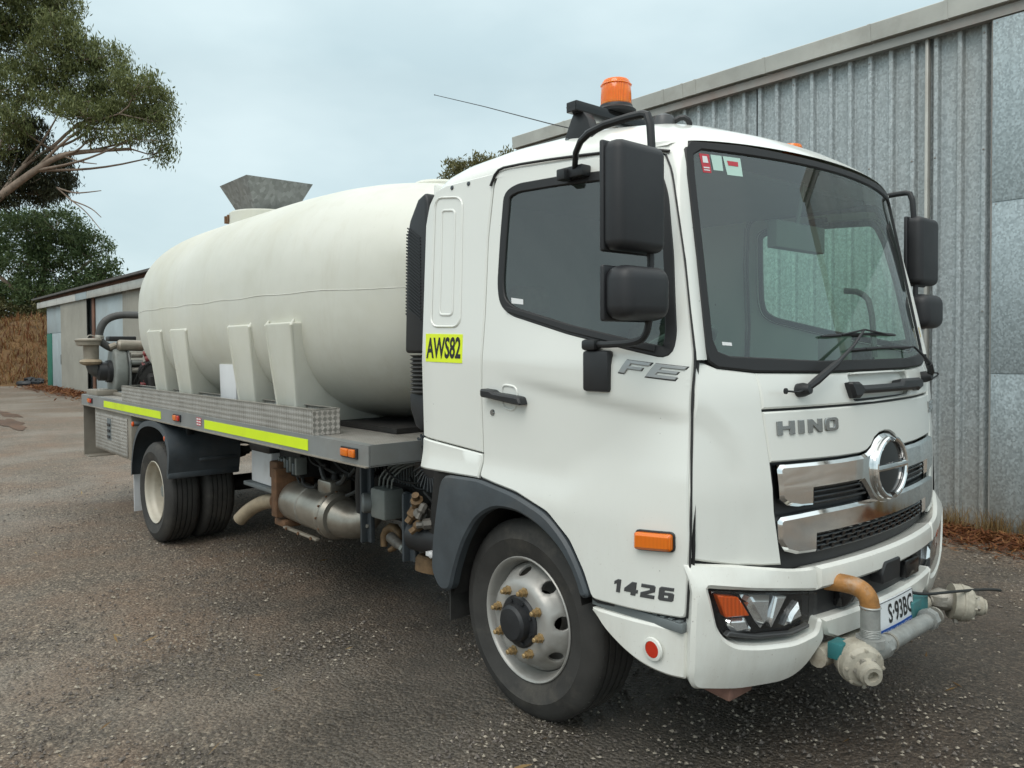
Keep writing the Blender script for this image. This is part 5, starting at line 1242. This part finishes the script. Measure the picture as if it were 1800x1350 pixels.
def sprayer(y, sgn):
    so = empty('spray_head', (1.22, y, .44), sb)
    ax = Vector((.72, sgn * .55, -.12)).normalized(); c = Vector((1.20, y, .447))
    m = MB(); m.lathe([(.047, -.045), (.078, -.043), (.078, -.035), (.080, -.008), (.083, -.006), (.083, .004), (.080, .006), (.078, .030), (.066, .044), (.046, .050), (.042, .085), (.034, .092), (.034, .10), (.020, .10), (.020, .07), (0, .07)], c, ax, 32); b = m.build('head_body', 'spray_cream', so, 25)
    m = MB(); m.lathe([(.050, .052), (.050, .066)], c, ax, 6); m.build('head_nut', 'alloy_cast', b, 20)
    _, uu, vv = ortho(ax)
    for k in range(8):
        a = k * math.pi / 4; m = MB(); m.lathe([(.007, .02), (.007, .046), (0, .048)], c + (uu * math.cos(a) + vv * math.sin(a)) * .068, ax, 6); m.build('head_bolt', 'spray_cream', b)
    m = MB(); m.tube([c - ax * .04, c - ax * .09, c - ax * .13 + Vector((0, 0, -.01))], [.045, .05, .035], 14); m.lathe([(.03, -.03), (.05, -.02), (.05, .02), (.03, .03)], c - ax * .09, (0, 0, 1), 12); m.build('actuator_pot', 'alloy_cast', so, 40)
    m = MB(); m.tube([c - ax * .07 + Vector((.03, 0, .03)), c - ax * .07 + Vector((.05, 0, -.09))], .011, 8); m.build('actuator_stem', 'alloy_cast', so)
    return so
sprayer(-.435, -1); sprayer(.56, 1)
for y0, y1, z0, z1 in ((.13, .29, .385, .530), (-.50, -.42, .455, .515)):
    m = MB(); m.bb(1.11, 1.165, y0, y1, z0, z1); m.build('pipe_bracket', 'teal_paint', sb, 30, .004)
m = MB(); m.tube([(1.07, -.50, .445), (1.09, -.3, .445), (1.09, 0, .445), (1.08, .45, .445)], .04, 12); m.build('back_tube', 'spray_cream', sb)
m = MB(); m.tube([(1.13, .16, .565), (1.17, .24, .545), (1.22, .40, .535), (1.25, .62, .505), (1.26, .80, .47), (1.27, .86, .455)], .0065, 8, smoothpath=2); m.build('control_cable', 'cable', sb)

# ------------------------------------------------------------------ ground
def gz(x, y=0.):
    return ip(x, [-60, -42, -5, 0, 50], [-.28, -.22, -.068, 0, 0])
rs = np.random.RandomState(3)
gxs = np.concatenate([[-600, -300, -150, -90], np.arange(-60, -10, 1.5), np.arange(-10, 6, .25), np.arange(6, 20, 1.5), [30, 60, 150, 400]])
gys = np.concatenate([[-400, -150, -60, -30, -18], np.arange(-12, 8, .25), np.arange(8, 30, 2), [40, 80, 200, 500]])
V = []; 
for x in gxs:
    for y in gys:
        near = max(0, 1 - (abs(x + 2) + abs(y)) / 40)
        h = .010 * math.sin(x * 1.7 + y * .6) * math.sin(y * 1.3 - x * .4) + .006 * math.sin(x * 4.1 - y * 2.9)
        V.append((x, y, gz(x, y) - .004 + h * near))
ny_ = len(gys)
m = MB(); m.add(V, [(i * ny_ + j, (i + 1) * ny_ + j, (i + 1) * ny_ + j + 1, i * ny_ + j + 1) for i in range(len(gxs) - 1) for j in range(ny_ - 1)])
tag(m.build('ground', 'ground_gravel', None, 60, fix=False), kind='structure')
def patch(name, c, a, b, mat, seed, lift):
    rr = random.Random(seed); P = []
    n = 40
    for k in range(n):
        t = 2 * math.pi * k / n; q = 1 + .22 * math.sin(3 * t + seed) + .14 * math.sin(7 * t + 2 * seed) + rr.uniform(-.06, .06)
        P.append((c[0] + a * q * math.cos(t), c[1] + b * q * math.sin(t)))
    m = MB(); v, f = panel_raw(P, lambda u, v, w: (u, v, gz(u) + lift + w + .006), (), 0, 0, max(a, b) / 6); m.add(v, f)
    return tag(m.build(name, mat, None, 60, fix=False), kind='structure')
patch('clay_path', (-18.9, -.28), 1.7, .24, 'clay_orange', 2, .004)
patch('clay_path', (-22.0, .15), 1.3, .16, 'clay_orange', 5, .004)

def stones(name, n, area, rmin, rmax, mat, seed, power=2.2):
    rr = np.random.RandomState(seed); V = []; F = []
    base = np.array([(1, 0, 0), (-1, 0, 0), (0, 1, 0), (0, -1, 0), (0, 0, 1), (0, 0, -.4)], float)
    tri = [(0, 2, 4), (2, 1, 4), (1, 3, 4), (3, 0, 4), (2, 0, 5), (1, 2, 5), (3, 1, 5), (0, 3, 5)]
    for k in range(n):
        x, y = area(rr)
        r = rmin + (rmax - rmin) * rr.rand() ** power
        P = base * (1 + rr.uniform(-.35, .35, (6, 1))) * r * np.array([1, rr.uniform(.6, 1), rr.uniform(.45, .8)])
        a = rr.rand() * 6.28; ca, sa = math.cos(a), math.sin(a)
        P = np.stack([P[:, 0] * ca - P[:, 1] * sa + x, P[:, 0] * sa + P[:, 1] * ca + y, P[:, 2] + gz(x) + r * .05], 1)
        s0 = len(V); V += P.tolist(); F += [(a_ + s0, b_ + s0, c_ + s0) for a_, b_, c_ in tri]
    m = MB(); m.v = V; m.f = F
    return m.build(name, mat, None, 0, fix=False)
def near_area(rr):
    # spread over the yard seen by a person at the truck's corner, thinning with distance
    while True:
        d = 1.2 + 9.5 * rr.rand() ** 1.5; a = rr.uniform(-.68, .68)
        x = 2.5 - .7549 * d + .656 * d * math.tan(a); y = -3.25 + .656 * d + .7549 * d * math.tan(a)
        g = math.sin(x * 1.9 + 1.3 * math.sin(y * 1.1)) * math.sin(y * 2.3 + math.sin(x * 1.7)) + .5 * math.sin(x * 5.1 + y * 3.7)
        if y < 4.1 and rr.rand() < .35 + .5 * g: return x, y      # drifts
tag(stones('gravel_dark', 30000, near_area, .003, .014, 'pebble_dark', 1), 'dark grey gravel chips loose over the yard', 'gravel', kind='stuff')
tag(stones('gravel_pale', 15000, near_area, .002, .013, 'pebble_pale', 2), 'pale stone chips scattered over the dark yard', 'gravel', kind='stuff')

# ------------------------------------------------------------------ main corrugated shed
WY = 4.3
shed = empty('corrugated_shed', (-1, WY, 0)); tag(shed, 'galvanised corrugated shed right behind the truck with a box gutter', 'shed')
def rib(x):
    p = (x / .196) % 1.0
    d = abs(p - .5)
    return .058 * (1 / (1 + math.exp((d - .13) * 85)))
def wsheet(x0, x1, z0, z1, y0, mat, parent, name='wall_sheet', lean=0.):
    m = MB(); xs = np.arange(x0, x1 + .001, .196 / 30); V = []; zs = [z0, z0 + .9, (z0 + z1) / 2, z1 - .7, z1]
    for x in xs:
        for z in zs: V.append((x, y0 - rib(x) - lean * (z1 - z) * .01, z))
    nz = len(zs)
    m.add(V, [(i * nz + j, i * nz + j + 1, (i + 1) * nz + j + 1, (i + 1) * nz + j) for i in range(len(xs) - 1) for j in range(nz - 1)])
    o = m.build(name, mat, parent, 70, fix=False)
    return o
for x0, x1, dy in ((-5.94, -4.05, 0), (-4.06, -2.125, -.004), (-2.085, -.34, 0), (-.36, .20, -.012)):
    sh = wsheet(x0, x1, .02, 4.40, WY - dy, 'galv_wall', shed)
    for z in (.5, 1.9, 3.3, 4.3):
        k = 0
        x = x0 + .1
        while x < x1 - .05:
            p = (math.floor(x / .196) + .5) * .196
            if x0 + .04 < p < x1 - .04:
                m = MB(); m.lathe([(.009, 0), (.009, .004), (.005, .008), (0, .008)], (p, WY - dy - .058, z), (0, -1, 0), 6); m.build('roofing_screw', 'beam_steel', sh)
            x += .39
m = MB(); m.bb(-.372, -.345, WY - .080, WY - .010, .03, 4.39); m.build('cover_strip', 'gutter_steel', shed, 30, .004)
m = MB(); m.bb(-2.12, -2.09, WY - .01, WY + .05, .02, 4.38); m.build('dark_gap', 'black_plastic', shed)
# flat sheets of the sliding door at the right
for x0, x1 in ((.185, 1.42), (1.425, 2.66), (2.665, 3.90)):
    for z0, z1, dy in ((-.0, 1.374, 0), (1.366, 2.835, .006), (2.825, 4.36, .012)):
        m = MB(); m.bb(x0, x1, WY - .100 - dy, WY - .094 - dy, z0, z1); o = m.build('door_sheet', 'galv_flat', shed, 30, .001)
        for k in range(6):
            mm = MB(); mm.lathe([(.006, 0), (.006, .003), (0, .004)], (x0 + .03 + k * .235, WY - .100 - dy, z1 - .03), (0, -1, 0), 6); mm.build('sheet_rivet', 'beam_steel', o)
m = MB(); m.bb(.17, 4.2, WY - .093, WY - .045, -.02, 4.38); m.build('door_frame', 'beam_steel', shed)
# beam, gutter and roof
m = MB(); m.prism([(WY - .12, 4.372), (WY - .12, 4.455), (WY - .07, 4.455), (WY - .07, 4.449), (WY - .112, 4.449), (WY - .112, 4.380), (WY - .05, 4.380), (WY - .05, 4.372)], lambda u, v, w: (-5.94 + w, u, v), 10.1); m.build('eave_beam', 'beam_steel', shed, 30)
gj = [-5.96, -4.9, -3.25, -2.98, -2.80, -1.93, -.83, -.16, .52, 2.3, 4.2]
for a, b in zip(gj[:-1], gj[1:]):
    g = MB(); g.prism([(WY - .165, 4.47), (WY - .180, 4.625), (WY - .172, 4.632), (WY - .172, 4.622), (WY - .157, 4.478), (WY + .0, 4.478), (WY + .0, 4.47)], lambda u, v, w: (a + .004 + w, u, v), b - a - .008); go = g.build('gutter', 'gutter_steel', shed, 30)
    m = MB(); m.prism([(WY - .168, 4.466), (WY - .184, 4.628), (WY - .178, 4.634), (WY - .160, 4.466)], lambda u, v, w: (b - .022 + w, u, v), .030); m.build('gutter_joint', 'gutter_steel', go, 30)
m = MB(); m.add([(-5.96, WY - .05, 4.60), (4.2, WY - .05, 4.60), (4.2, 13, 5.9), (-5.96, 13, 5.9), (-5.96, WY - .05, 4.57), (4.2, WY - .05, 4.57), (4.2, 13, 5.87), (-5.96, 13, 5.87)], [(0, 1, 2, 3), (7, 6, 5, 4), (0, 4, 5, 1), (1, 5, 6, 2), (2, 6, 7, 3), (3, 7, 4, 0)]); m.build('roof', 'gutter_steel', shed)
m = MB(); m.add([(-5.93, WY, 0), (-5.93, 13, 0), (-5.93, 13, 5.87), (-5.93, WY, 4.57)], [(0, 1, 2, 3)]); m.build('end_wall', 'galv_flat', shed)

# ------------------------------------------------------------------ far shed
fs = empty('low_shed', (-31, WY, -.2)); tag(fs, 'old patched shed with pale doors far left behind the tank', 'shed')
def fb(name, x0, x1, z0, z1, mat, y=0., t=.05, par=fs):
    m = MB(); m.bb(x0, x1, WY - y, WY - y + t, z0, z1); return m.build(name, mat, par, 30, .004)
fb('wall_board', -40.2, -36.6, 2.36, 3.62, 'shed_blue', .0)
fb('green_panel', -40.0, -38.95, -.22, 2.34, 'shed_green', .05)
fb('door_leaf', -38.9, -37.6, -.22, 2.34, 'shed_blue', .03); dl = fb('door_leaf', -37.58, -36.45, -.22, 2.34, 'shed_blue', .035)
m = MB(); m.tube([(-36.6, WY - .06, .9), (-36.6, WY - .12, .95), (-36.6, WY - .12, 1.35), (-36.6, WY - .06, 1.4)], .02, 6); m.build('pull_handle', 'steel_grey', dl)
def fcorr(name, x0, x1, z0, z1, y, mat, pitch=.25):
    m = MB(); xs = np.arange(x0, x1, pitch / 8); V = []
    for x in xs:
        q = .03 * math.cos(2 * math.pi * x / pitch)
        V += [(x, WY - y + q, z0), (x, WY - y + q, z1)]
    m.add(V, [(2 * i, 2 * i + 1, 2 * i + 3, 2 * i + 2) for i in range(len(xs) - 1)]); return m.build(name, mat, fs, 70, fix=False)
fcorr('sliding_door', -36.5, -31.6, -.20, 3.62, .12, 'shed_cream')
fb('rusty_post', -31.25, -30.9, -.2, 3.6, 'shed_rust', .05)
fb('door_gap', -31.55, -31.3, -.2, 3.62, 'black_plastic', .0)
fb('wall_board', -30.85, -27.0, -.2, 3.55, 'shed_blue', .0)
fcorr('wall_sheet', -27.0, -20.0, -.2, 3.62, .02, 'shed_cream')
for a, b, mt in ((-41.3, -36.9, 'shed_white'), (-36.85, -33.2, 'shed_white'), (-33.15, -31.3, 'shed_blue'), (-31.25, -26.4, 'gutter_steel'), (-26.35, -20.0, 'gutter_steel')):
    fb('fascia_board', a, b, 3.58, 3.86, mt, .22, .04)
fb('rusty_beam', -41.2, -20, 3.87, 4.02, 'shed_rust', .10, .1)
m = MB(); m.add([(-41.9, WY - .35, 4.08), (-19.8, WY - .35, 4.08), (-19.8, 12, 5.2), (-41.9, 12, 5.2), (-41.9, WY - .35, 4.0), (-19.8, WY - .35, 4.0), (-19.8, 12, 5.12), (-41.9, 12, 5.12)], [(0, 1, 2, 3), (7, 6, 5, 4), (0, 4, 5, 1), (1, 5, 6, 2), (2, 6, 7, 3), (3, 7, 4, 0)]); m.build('roof', 'roof_dark', fs)
m = MB(); m.add([(-20.02, WY, -.2), (-20.02, 12, -.2), (-20.02, 12, 5.1), (-20.02, WY, 4.05)], [(0, 1, 2, 3)]); m.build('end_wall', 'shed_cream', fs)
fb('back_wall', -40.2, -20, -.2, 4.0, 'shed_blue', -.06, .03)

# ------------------------------------------------------------------ bank, trees, grass
def bankz(x, y):
    t = min(1, max(0, (-43.2 + .8 * math.sin(y * .35) - x) / 7.5)); t = t * t * (3 - 2 * t)
    return -.30 + 3.3 * t + .22 * math.sin(x * .9 + y * .5) * t + .16 * math.sin(y * 1.7 - x * .6) * t + .02 * max(0, -52 - x)
V = []; bx = np.arange(-110, -41, .9); by = np.arange(-60, 60, .9)
for x in bx:
    for y in by: V.append((x, y, bankz(x, y) + random.uniform(-.05, .05)))
nb = len(by); m = MB(); m.add(V, [(i * nb + j, (i + 1) * nb + j, (i + 1) * nb + j + 1, i * nb + j + 1) for i in range(len(bx) - 1) for j in range(nb - 1)])
tag(m.build('bank', 'dry_bank', None, 60, fix=False), kind='structure')

def blades(name, mat, spots, hmin, hmax, w, seed, lean=.5, zf=None):
    """grass: thin tapered blades at the given (x, y, z) spots"""
    rr = np.random.RandomState(seed); V = []; F = []
    for (x, y, z) in spots:
        h = rr.uniform(hmin, hmax); a = rr.rand() * 6.28; l = rr.uniform(0, lean) * h; b = rr.rand() * 6.28
        dx, dy = math.cos(a) * l, math.sin(a) * l; wx, wy = math.cos(b) * w, math.sin(b) * w
        s0 = len(V)
        V += [(x - wx, y - wy, z), (x + wx, y + wy, z), (x + dx * .4 + wx * .7, y + dy * .4 + wy * .7, z + h * .6), (x + dx * .4 - wx * .7, y + dy * .4 - wy * .7, z + h * .6), (x + dx, y + dy, z + h * (1 - .25 * l / h))]
        F += [(s0, s0 + 1, s0 + 2, s0 + 3), (s0 + 3, s0 + 2, s0 + 4)]
    m = MB(); m.v = V; m.f = F
    return m.build(name, mat, None, 0, fix=False)
rr = np.random.RandomState(5)
sp = []
while len(sp) < 16000:
    x = -43 - 11 * rr.rand(); y = rr.uniform(-8, 14)
    sp.append((x, y, bankz(x, y)))
tag(blades('bank_grass', 'grass_dry', sp[:11000], .12, .5, .02, 6, 1.2), 'dry straw-coloured grass covering the bank at far left', 'grass', kind='stuff')
tag(blades('bank_bracken', 'grass_red', sp[11000:], .2, .7, .03, 7, 1.0), 'dead reddish growth through the grass bank', 'bracken', kind='stuff')
sp = []; tuft = [(rr.uniform(-.9, 3.4), 4.05 + .16 * rr.rand()) for _ in range(46)]
for (tx, ty) in tuft:
    for _ in range(60): sp.append((tx + rr.normal(0, .05), min(4.19, ty + rr.normal(0, .04)), -.01))
tag(blades('wall_grass', 'grass_dry', sp, .06, .27, .0022, 8, .7), 'dry grass tufts along the foot of the corrugated wall', 'grass', kind='stuff')
def leafbits(name, mat, n, fn, size, seed):
    r2 = np.random.RandomState(seed); V = []; F = []
    for _ in range(n):
        x, y, z = fn(r2); a = r2.rand() * 6.28; L = size * r2.uniform(.5, 1.3); W = L * .16
        d = np.array([math.cos(a), math.sin(a), r2.uniform(-.5, .5)]); e = np.array([-math.sin(a), math.cos(a), r2.uniform(-.5, .5)])
        c = np.array([x, y, z]); s0 = len(V)
        V += [tuple(c - d * L), tuple(c + e * W), tuple(c + d * L), tuple(c - e * W)]; F.append((s0, s0 + 1, s0 + 2, s0 + 3))
    m = MB(); m.v = V; m.f = F
    return m.build(name, mat, None, 0, fix=False)
def litter_spot(r2):
    x = r2.uniform(-1.3, 3.6); y = 4.2 - abs(r2.normal(0, .28)) - .12 * (math.sin(x * 2.3) > .2)
    return x, y, .004 + .05 * r2.rand() * max(0, 1 - (4.2 - y) / .7)
tag(leafbits('leaf_litter', 'grass_red', 9000, litter_spot, .05, 9), 'red-brown leaf litter drifted against the corrugated wall', 'leaf litter', kind='stuff')
tag(leafbits('shed_litter', 'grass_red', 2600, lambda r2: (r2.uniform(-40, -22), WY - .25 - abs(r2.normal(0, .5)), -.17 + .12 * r2.rand()), .16, 10), 'rusty leaf litter in front of the far shed doors', 'leaf litter', kind='stuff')
tag(leafbits('yard_twigs', 'grass_dry', 160, lambda r2: (*near_area(r2), .008), .035, 12), 'pale twigs and bark flakes dropped on the yard', 'twigs', kind='stuff')

def crown(name, mat, clumps, parent, L, W, dens, seed, droop=.7, sub=.30):
    r2 = np.random.RandomState(seed); C0 = []; 
    for (cx, cy, cz, rx, rz) in clumps:
        ns_ = max(12, int(40 * rx * rz)); n = int(dens * rx * rz)
        q = r2.normal(size=(ns_, 3)); q /= np.linalg.norm(q, axis=1)[:, None]; q *= r2.uniform(.35, 1, (ns_, 1)) ** .6
        cen = np.array([cx, cy, cz]) + q * np.array([rx, rx, rz])
        k = r2.randint(0, ns_, n)
        C0.append(cen[k] + r2.normal(0, sub, (n, 3)) * np.array([1, 1, .8]))
    P = np.concatenate(C0); n = len(P)
    d = r2.normal(size=(n, 3)); d[:, 2] -= droop * 2; d /= np.linalg.norm(d, axis=1)[:, None]
    e = np.cross(d, r2.normal(size=(n, 3))); e /= np.linalg.norm(e, axis=1)[:, None]
    l = L * r2.uniform(.6, 1.3, (n, 1)); w = W * r2.uniform(.7, 1.3, (n, 1))
    V = np.stack([P - d * l, P + e * w, P + d * l, P - e * w], 1).reshape(-1, 3)
    me = bpy.data.meshes.new(name); me.vertices.add(4 * n); me.vertices.foreach_set('co', V.astype(np.float32).ravel())
    me.loops.add(4 * n); me.loops.foreach_set('vertex_index', np.arange(4 * n, dtype=np.int32)); me.polygons.add(n)
    me.polygons.foreach_set('loop_start', np.arange(0, 4 * n, 4, dtype=np.int32)); me.update(calc_edges=True); me.validate()
    me.materials.append(MATS[mat]); o = bpy.data.objects.new(name, me)
    return link(o, parent)
def twigs(mb, limbs, clumps, seed):
    r2 = random.Random(seed); pts = [Vector(p) for l in limbs for p in l]
    for (cx, cy, cz, rx, rz) in clumps:
        c = Vector((cx, cy, cz)); below = [p for p in pts if p.z < c.z + .5] or pts
        p = min(below, key=lambda q: (q - c).length)
        mid = p.lerp(c, .5) + Vector((r2.uniform(-.3, .3), r2.uniform(-.3, .3), r2.uniform(-.4, .1)))
        mb.tube([p, mid, c], [.045, .035, .02], 6, smoothpath=1)
        for k in range(9):
            a = Vector((cx + r2.uniform(-1, 1) * rx, cy + r2.uniform(-1, 1) * rx, cz + r2.uniform(-.7, .9) * rz)); mb.tube([mid.lerp(c, r2.random()), a], [.03, .012], 5)
EUC= [(-49.7, 4.5, 20.8, 1.62, 1.3), (-50.7, 6.1, 21.6, 1.68, 1.18), (-46.3, 6.1, 18.9, 1.41, 1.1), (-51.3, 5.3, 19.6, 1.85, 1.35), (-46.0, 7.4, 18.1, 1.43, 0.95), (-47.8, 6.1, 17.5, 1.61, 1.12), (-47.4, 8.9, 18.4, 1.33, 0.93), (-48.9, 4.6, 16.5, 1.6, 1.28), (-47.3, 7.4, 16.7, 1.62, 0.97), (-43.0, 9.1, 16.2, 1.24, 0.93), (-46.9, 9.1, 16.4, 1.49, 0.93), (-44.4, 10.6, 15.8, 0.97, 1.14), (-43.2, 10.7, 14.3, 0.64, 0.96), (-45.9, 10.3, 15.1, 1.16, 0.83), (-46.8, 6.4, 15.4, 1.59, 0.7), (-46.0, 8.2, 14.9, 1.29, 0.64), (-43.5, 9.1, 13.4, 1.25, 0.56), (-43.5, 10.7, 12.8, 0.64, 0.71), (-48.2, 4.2, 14.3, 1.26, 0.94), (-45.5, 7.5, 13.6, 0.95, 0.47), (-50.5, 4.8, 13.3, 1.16, 0.93), (-49.8, 2.9, 20.1, 1.9, 1.59), (-51.2, 2.5, 17.9, 1.94, 1.62), (-53.4, 2.9, 15.9, 2.03, 1.35), (-54.2, 1.9, 13.9, 1.69, 1.35), (-54.1, 0.6, 19.3, 1.98, 1.98), (-53.4, 0.3, 15.7, 1.95, 1.62), (-48.2, 4.9, 22.3, 1.9, 1.27), (-49.1, 3.1, 22.8, 2.19, 1.41), (-49.9, 7.1, 22.0, 1.18, 1.01), (-45.5, 9.2, 15.2, 1.3, 0.71), (-45.2, 7.1, 14.5, 1.25, 0.56)]
HANG= [(-49.9, 5.5, 14.2, 0.79, 1.13), (-49.2, 6.4, 11.8, 1.19, 1.39), (-50.9, 6.0, 11.2, 1.22, 1.02), (-50.4, 4.3, 10.9, 0.99, 1.15), (-51.3, 4.9, 12.5, 0.94, 1.01)]
LIMBS= [[(-52.99, -0.03, 0.8), (-52.4, 0.76, 4.03), (-51.8, 1.55, 6.94), (-50.77, 2.81, 9.19), (-49.93, 3.81, 10.32), (-48.33, 5.25, 11.69), (-47.16, 6.31, 12.54), (-45.9, 7.62, 12.72), (-44.22, 9.25, 12.76)], [(-49.93, 3.81, 10.32), (-49.46, 4.88, 12.16), (-48.52, 6.14, 13.09), (-47.79, 7.18, 14.42), (-46.4, 8.65, 15.36), (-45.02, 9.96, 15.94)], [(-50.77, 2.81, 9.19), (-50.65, 3.67, 12.52), (-50.07, 4.74, 15.51), (-49.44, 5.52, 17.15), (-48.26, 6.75, 17.76)], [(-51.8, 1.55, 6.94), (-52.25, 1.93, 10.92), (-52.49, 2.56, 15.32), (-52.11, 3.14, 19.29), (-51.49, 3.93, 21.93)], [(-48.33, 5.25, 11.69), (-46.73, 6.38, 13.16), (-45.48, 7.54, 14.2), (-44.23, 8.69, 14.61)], [(-47.16, 6.31, 12.54), (-46.31, 7.12, 12.09), (-45.57, 7.82, 11.96)], [(-47.82, 6.26, 10.79), (-47.17, 6.99, 10.46), (-46.65, 7.6, 10.52), (-46.27, 8.19, 10.63)], [(-47.82, 6.26, 10.79), (-47.28, 6.86, 10.07), (-46.74, 7.46, 9.48), (-46.24, 8.15, 8.36)], [(-47.28, 6.86, 10.07), (-46.53, 7.71, 9.64), (-46.36, 8.19, 9.12)]]
TR2= [(-57.0, 6.0, 9.6, 1.87, 1.31), (-56.0, 7.8, 9.8, 1.69, 1.24), (-56.7, 9.6, 8.7, 1.48, 1.09), (-56.9, 8.2, 7.9, 2.11, 1.15), (-57.0, 5.9, 7.4, 1.87, 1.31), (-54.5, 10.3, 6.9, 0.84, 0.84), (-55.6, 9.3, 6.3, 1.53, 0.76), (-56.4, 6.8, 5.5, 1.87, 1.12), (-59.7, 5.7, 5.3, 1.55, 1.16), (-55.1, 8.2, 5.1, 1.5, 0.75), (-60.0, 3.8, 8.2, 1.9, 1.9), (-60.4, 3.8, 5.2, 1.91, 1.15), (-54.8, 10.0, 5.9, 1.52, 0.76)]
TR3= [(-46.6, 33.6, 16.1, 1.07, 0.72), (-44.6, 34.6, 16.3, 1.24, 0.66), (-43.8, 37.0, 16.9, 0.81, 0.45), (-43.2, 34.8, 15.1, 1.74, 0.87), (-46.0, 33.2, 14.9, 1.33, 0.89), (-41.9, 37.2, 15.6, 1.32, 0.88)]
SHR= [(-58.7, 5.2, 4.2, 1.52, 0.76), (-57.5, 6.5, 4.1, 1.33, 0.68), (-59.2, 3.7, 4.4, 1.69, 0.94), (-55.6, 7.1, 4.4, 0.93, 0.67)]
t1 = empty('gum_tree', (-53, 0, .4)); tag(t1, 'tall gum tree reaching in from the upper left edge', 'tree')
m = MB()
for i, l in enumerate(LIMBS):
    r0 = [.34, .12, .12, .2, .08, .04, .04, .03, .03][i]; n = len(l)
    m.tube(l, [r0 * (1 - .8 * k / (n - 1)) + .015 for k in range(n)], 10, smoothpath=2)
m.tube([(-53.4, -.3, -.2), LIMBS[0][0]], [.45, .35], 12)
twigs(m, LIMBS[:5], EUC + HANG, 3)
for k, (a_, b_) in enumerate([(LIMBS[0][5], EUC[17]), (LIMBS[0][5], EUC[16]), (LIMBS[0][6], EUC[12]), (LIMBS[0][6], EUC[19]), (LIMBS[1][2], EUC[15]), (LIMBS[1][3], EUC[13]), (LIMBS[1][3], EUC[10]), (LIMBS[2][2], EUC[7]), (LIMBS[2][3], EUC[5]), (LIMBS[0][4], EUC[20]), (LIMBS[1][1], EUC[14]), (LIMBS[2][2], EUC[18])]):
    a_ = Vector(a_); b_ = Vector(b_[:3]); q_ = a_.lerp(b_, .5) + Vector((0, 0, -.5)); m.tube([a_, q_, b_ + Vector((0, 0, -.3))], [.085, .06, .03], 6, smoothpath=2)
m.build('trunk', 'bark', t1, 60)
crown('crown', 'leaf_gum', EUC, t1, .15, .032, 1500, 21, .8, .27)
crown('hanging_crown', 'leaf_dark', HANG, t1, .16, .034, 2000, 22, 1.0, .24)
t2 = empty('wattle_tree', (-57.5, 6.5, 2.6)); tag(t2, 'dense green tree standing behind the far shed roof', 'tree')
m = MB(); L2 = [[(-57.5, 6.5, 1.6), (-57.3, 6.8, 4.5), (-57.0, 7.2, 7), (-56.6, 7.6, 9.2)], [(-57.3, 6.8, 4.5), (-56.4, 8.4, 6.2), (-55.6, 9.6, 7.5)], [(-57.3, 6.8, 4.5), (-58.5, 5.0, 6.2), (-59.6, 4.0, 7.8)], [(-57.4, 6.7, 3.2), (-56.2, 9.0, 4.6), (-54.8, 10.2, 6.4)]]
for i, l in enumerate(L2): m.tube(l, [(.32 if i == 0 else .17) * (1 - .2 * k) for k in range(len(l))], 8, smoothpath=1)
twigs(m, L2, TR2, 4); m.build('trunk', 'bark', t2, 60)
crown('crown', 'leaf_green', TR2, t2, .16, .042, 1350, 23, .45, .28)
t3 = empty('distant_gum', (-44.5, 34.6, 0)); tag(t3, 'olive treetop showing just over the cab roof', 'tree')
m = MB(); L3 = [[(-44.5, 34.6, -.3), (-44.4, 34.7, 8), (-44.5, 34.6, 15)], [(-44.4, 34.7, 10), (-45.8, 33.6, 14.5)], [(-44.4, 34.7, 10), (-42.8, 36.4, 14.8)]]
for l in L3: m.tube(l, [.3, .2, .1][:len(l)], 8, smoothpath=1)
m.build('trunk', 'bark', t3, 60)
crown('crown', 'leaf_olive', [(c[0], c[1], c[2] - .35, c[3] * .85, c[4] * .8) for c in TR3], t3, .20, .05, 1300, 24, .5, .25)
for i, (c, lab) in enumerate(zip(SHR, ('low olive shrub on the bank under the gum, second from the left', 'olive shrub on the bank close to the shed corner', 'olive shrub on the bank at the left picture edge', 'small olive shrub at the end of the far shed roof'))):
    q = empty('bank_shrub', (c[0], c[1], bankz(c[0], c[1]))); tag(q, lab, 'shrub', 'shrubs along the top of the bank')
    cc = [(c[0], c[1], c[2], c[3], c[4]), (c[0], c[1], c[2] - .5, c[3] * 1.1, c[4] * .9)]
    m = MB()
    for k in range(4): m.tube([(c[0], c[1], bankz(c[0], c[1]) - .1), (c[0] + random.uniform(-.5, .5), c[1] + random.uniform(-.5, .5), c[2])], [.05, .02], 5)
    m.build('stem', 'bark', q); crown('foliage', 'leaf_olive', cc, q, .12, .04, 1300, 30 + i, .2, .25)
# black scrap heap at the foot of the bank
sx, sy = -42.9, 4.55
sc_ = empty('scrap_heap', (sx, sy, -.25)); tag(sc_, 'small black heap of scrap on the ground at the foot of the bank', 'scrap heap')
for k in range(7):
    m = MB(); blob(m, (sx + random.uniform(-.45, .45), sy - .6 + random.uniform(-.5, .5), -.12 + random.uniform(0, .22)), (random.uniform(.15, .3), random.uniform(.15, .3), random.uniform(.1, .2)), k, .3, 1); m.build('scrap_lump', 'scrap_black', sc_, 0)
m = MB(); m.tube([(sx + .45 * math.cos(k * .3927), sy - .6 + .45 * math.sin(k * .3927), -.1) for k in range(17)], .13, 8); m.build('old_tyre', 'scrap_black', sc_)
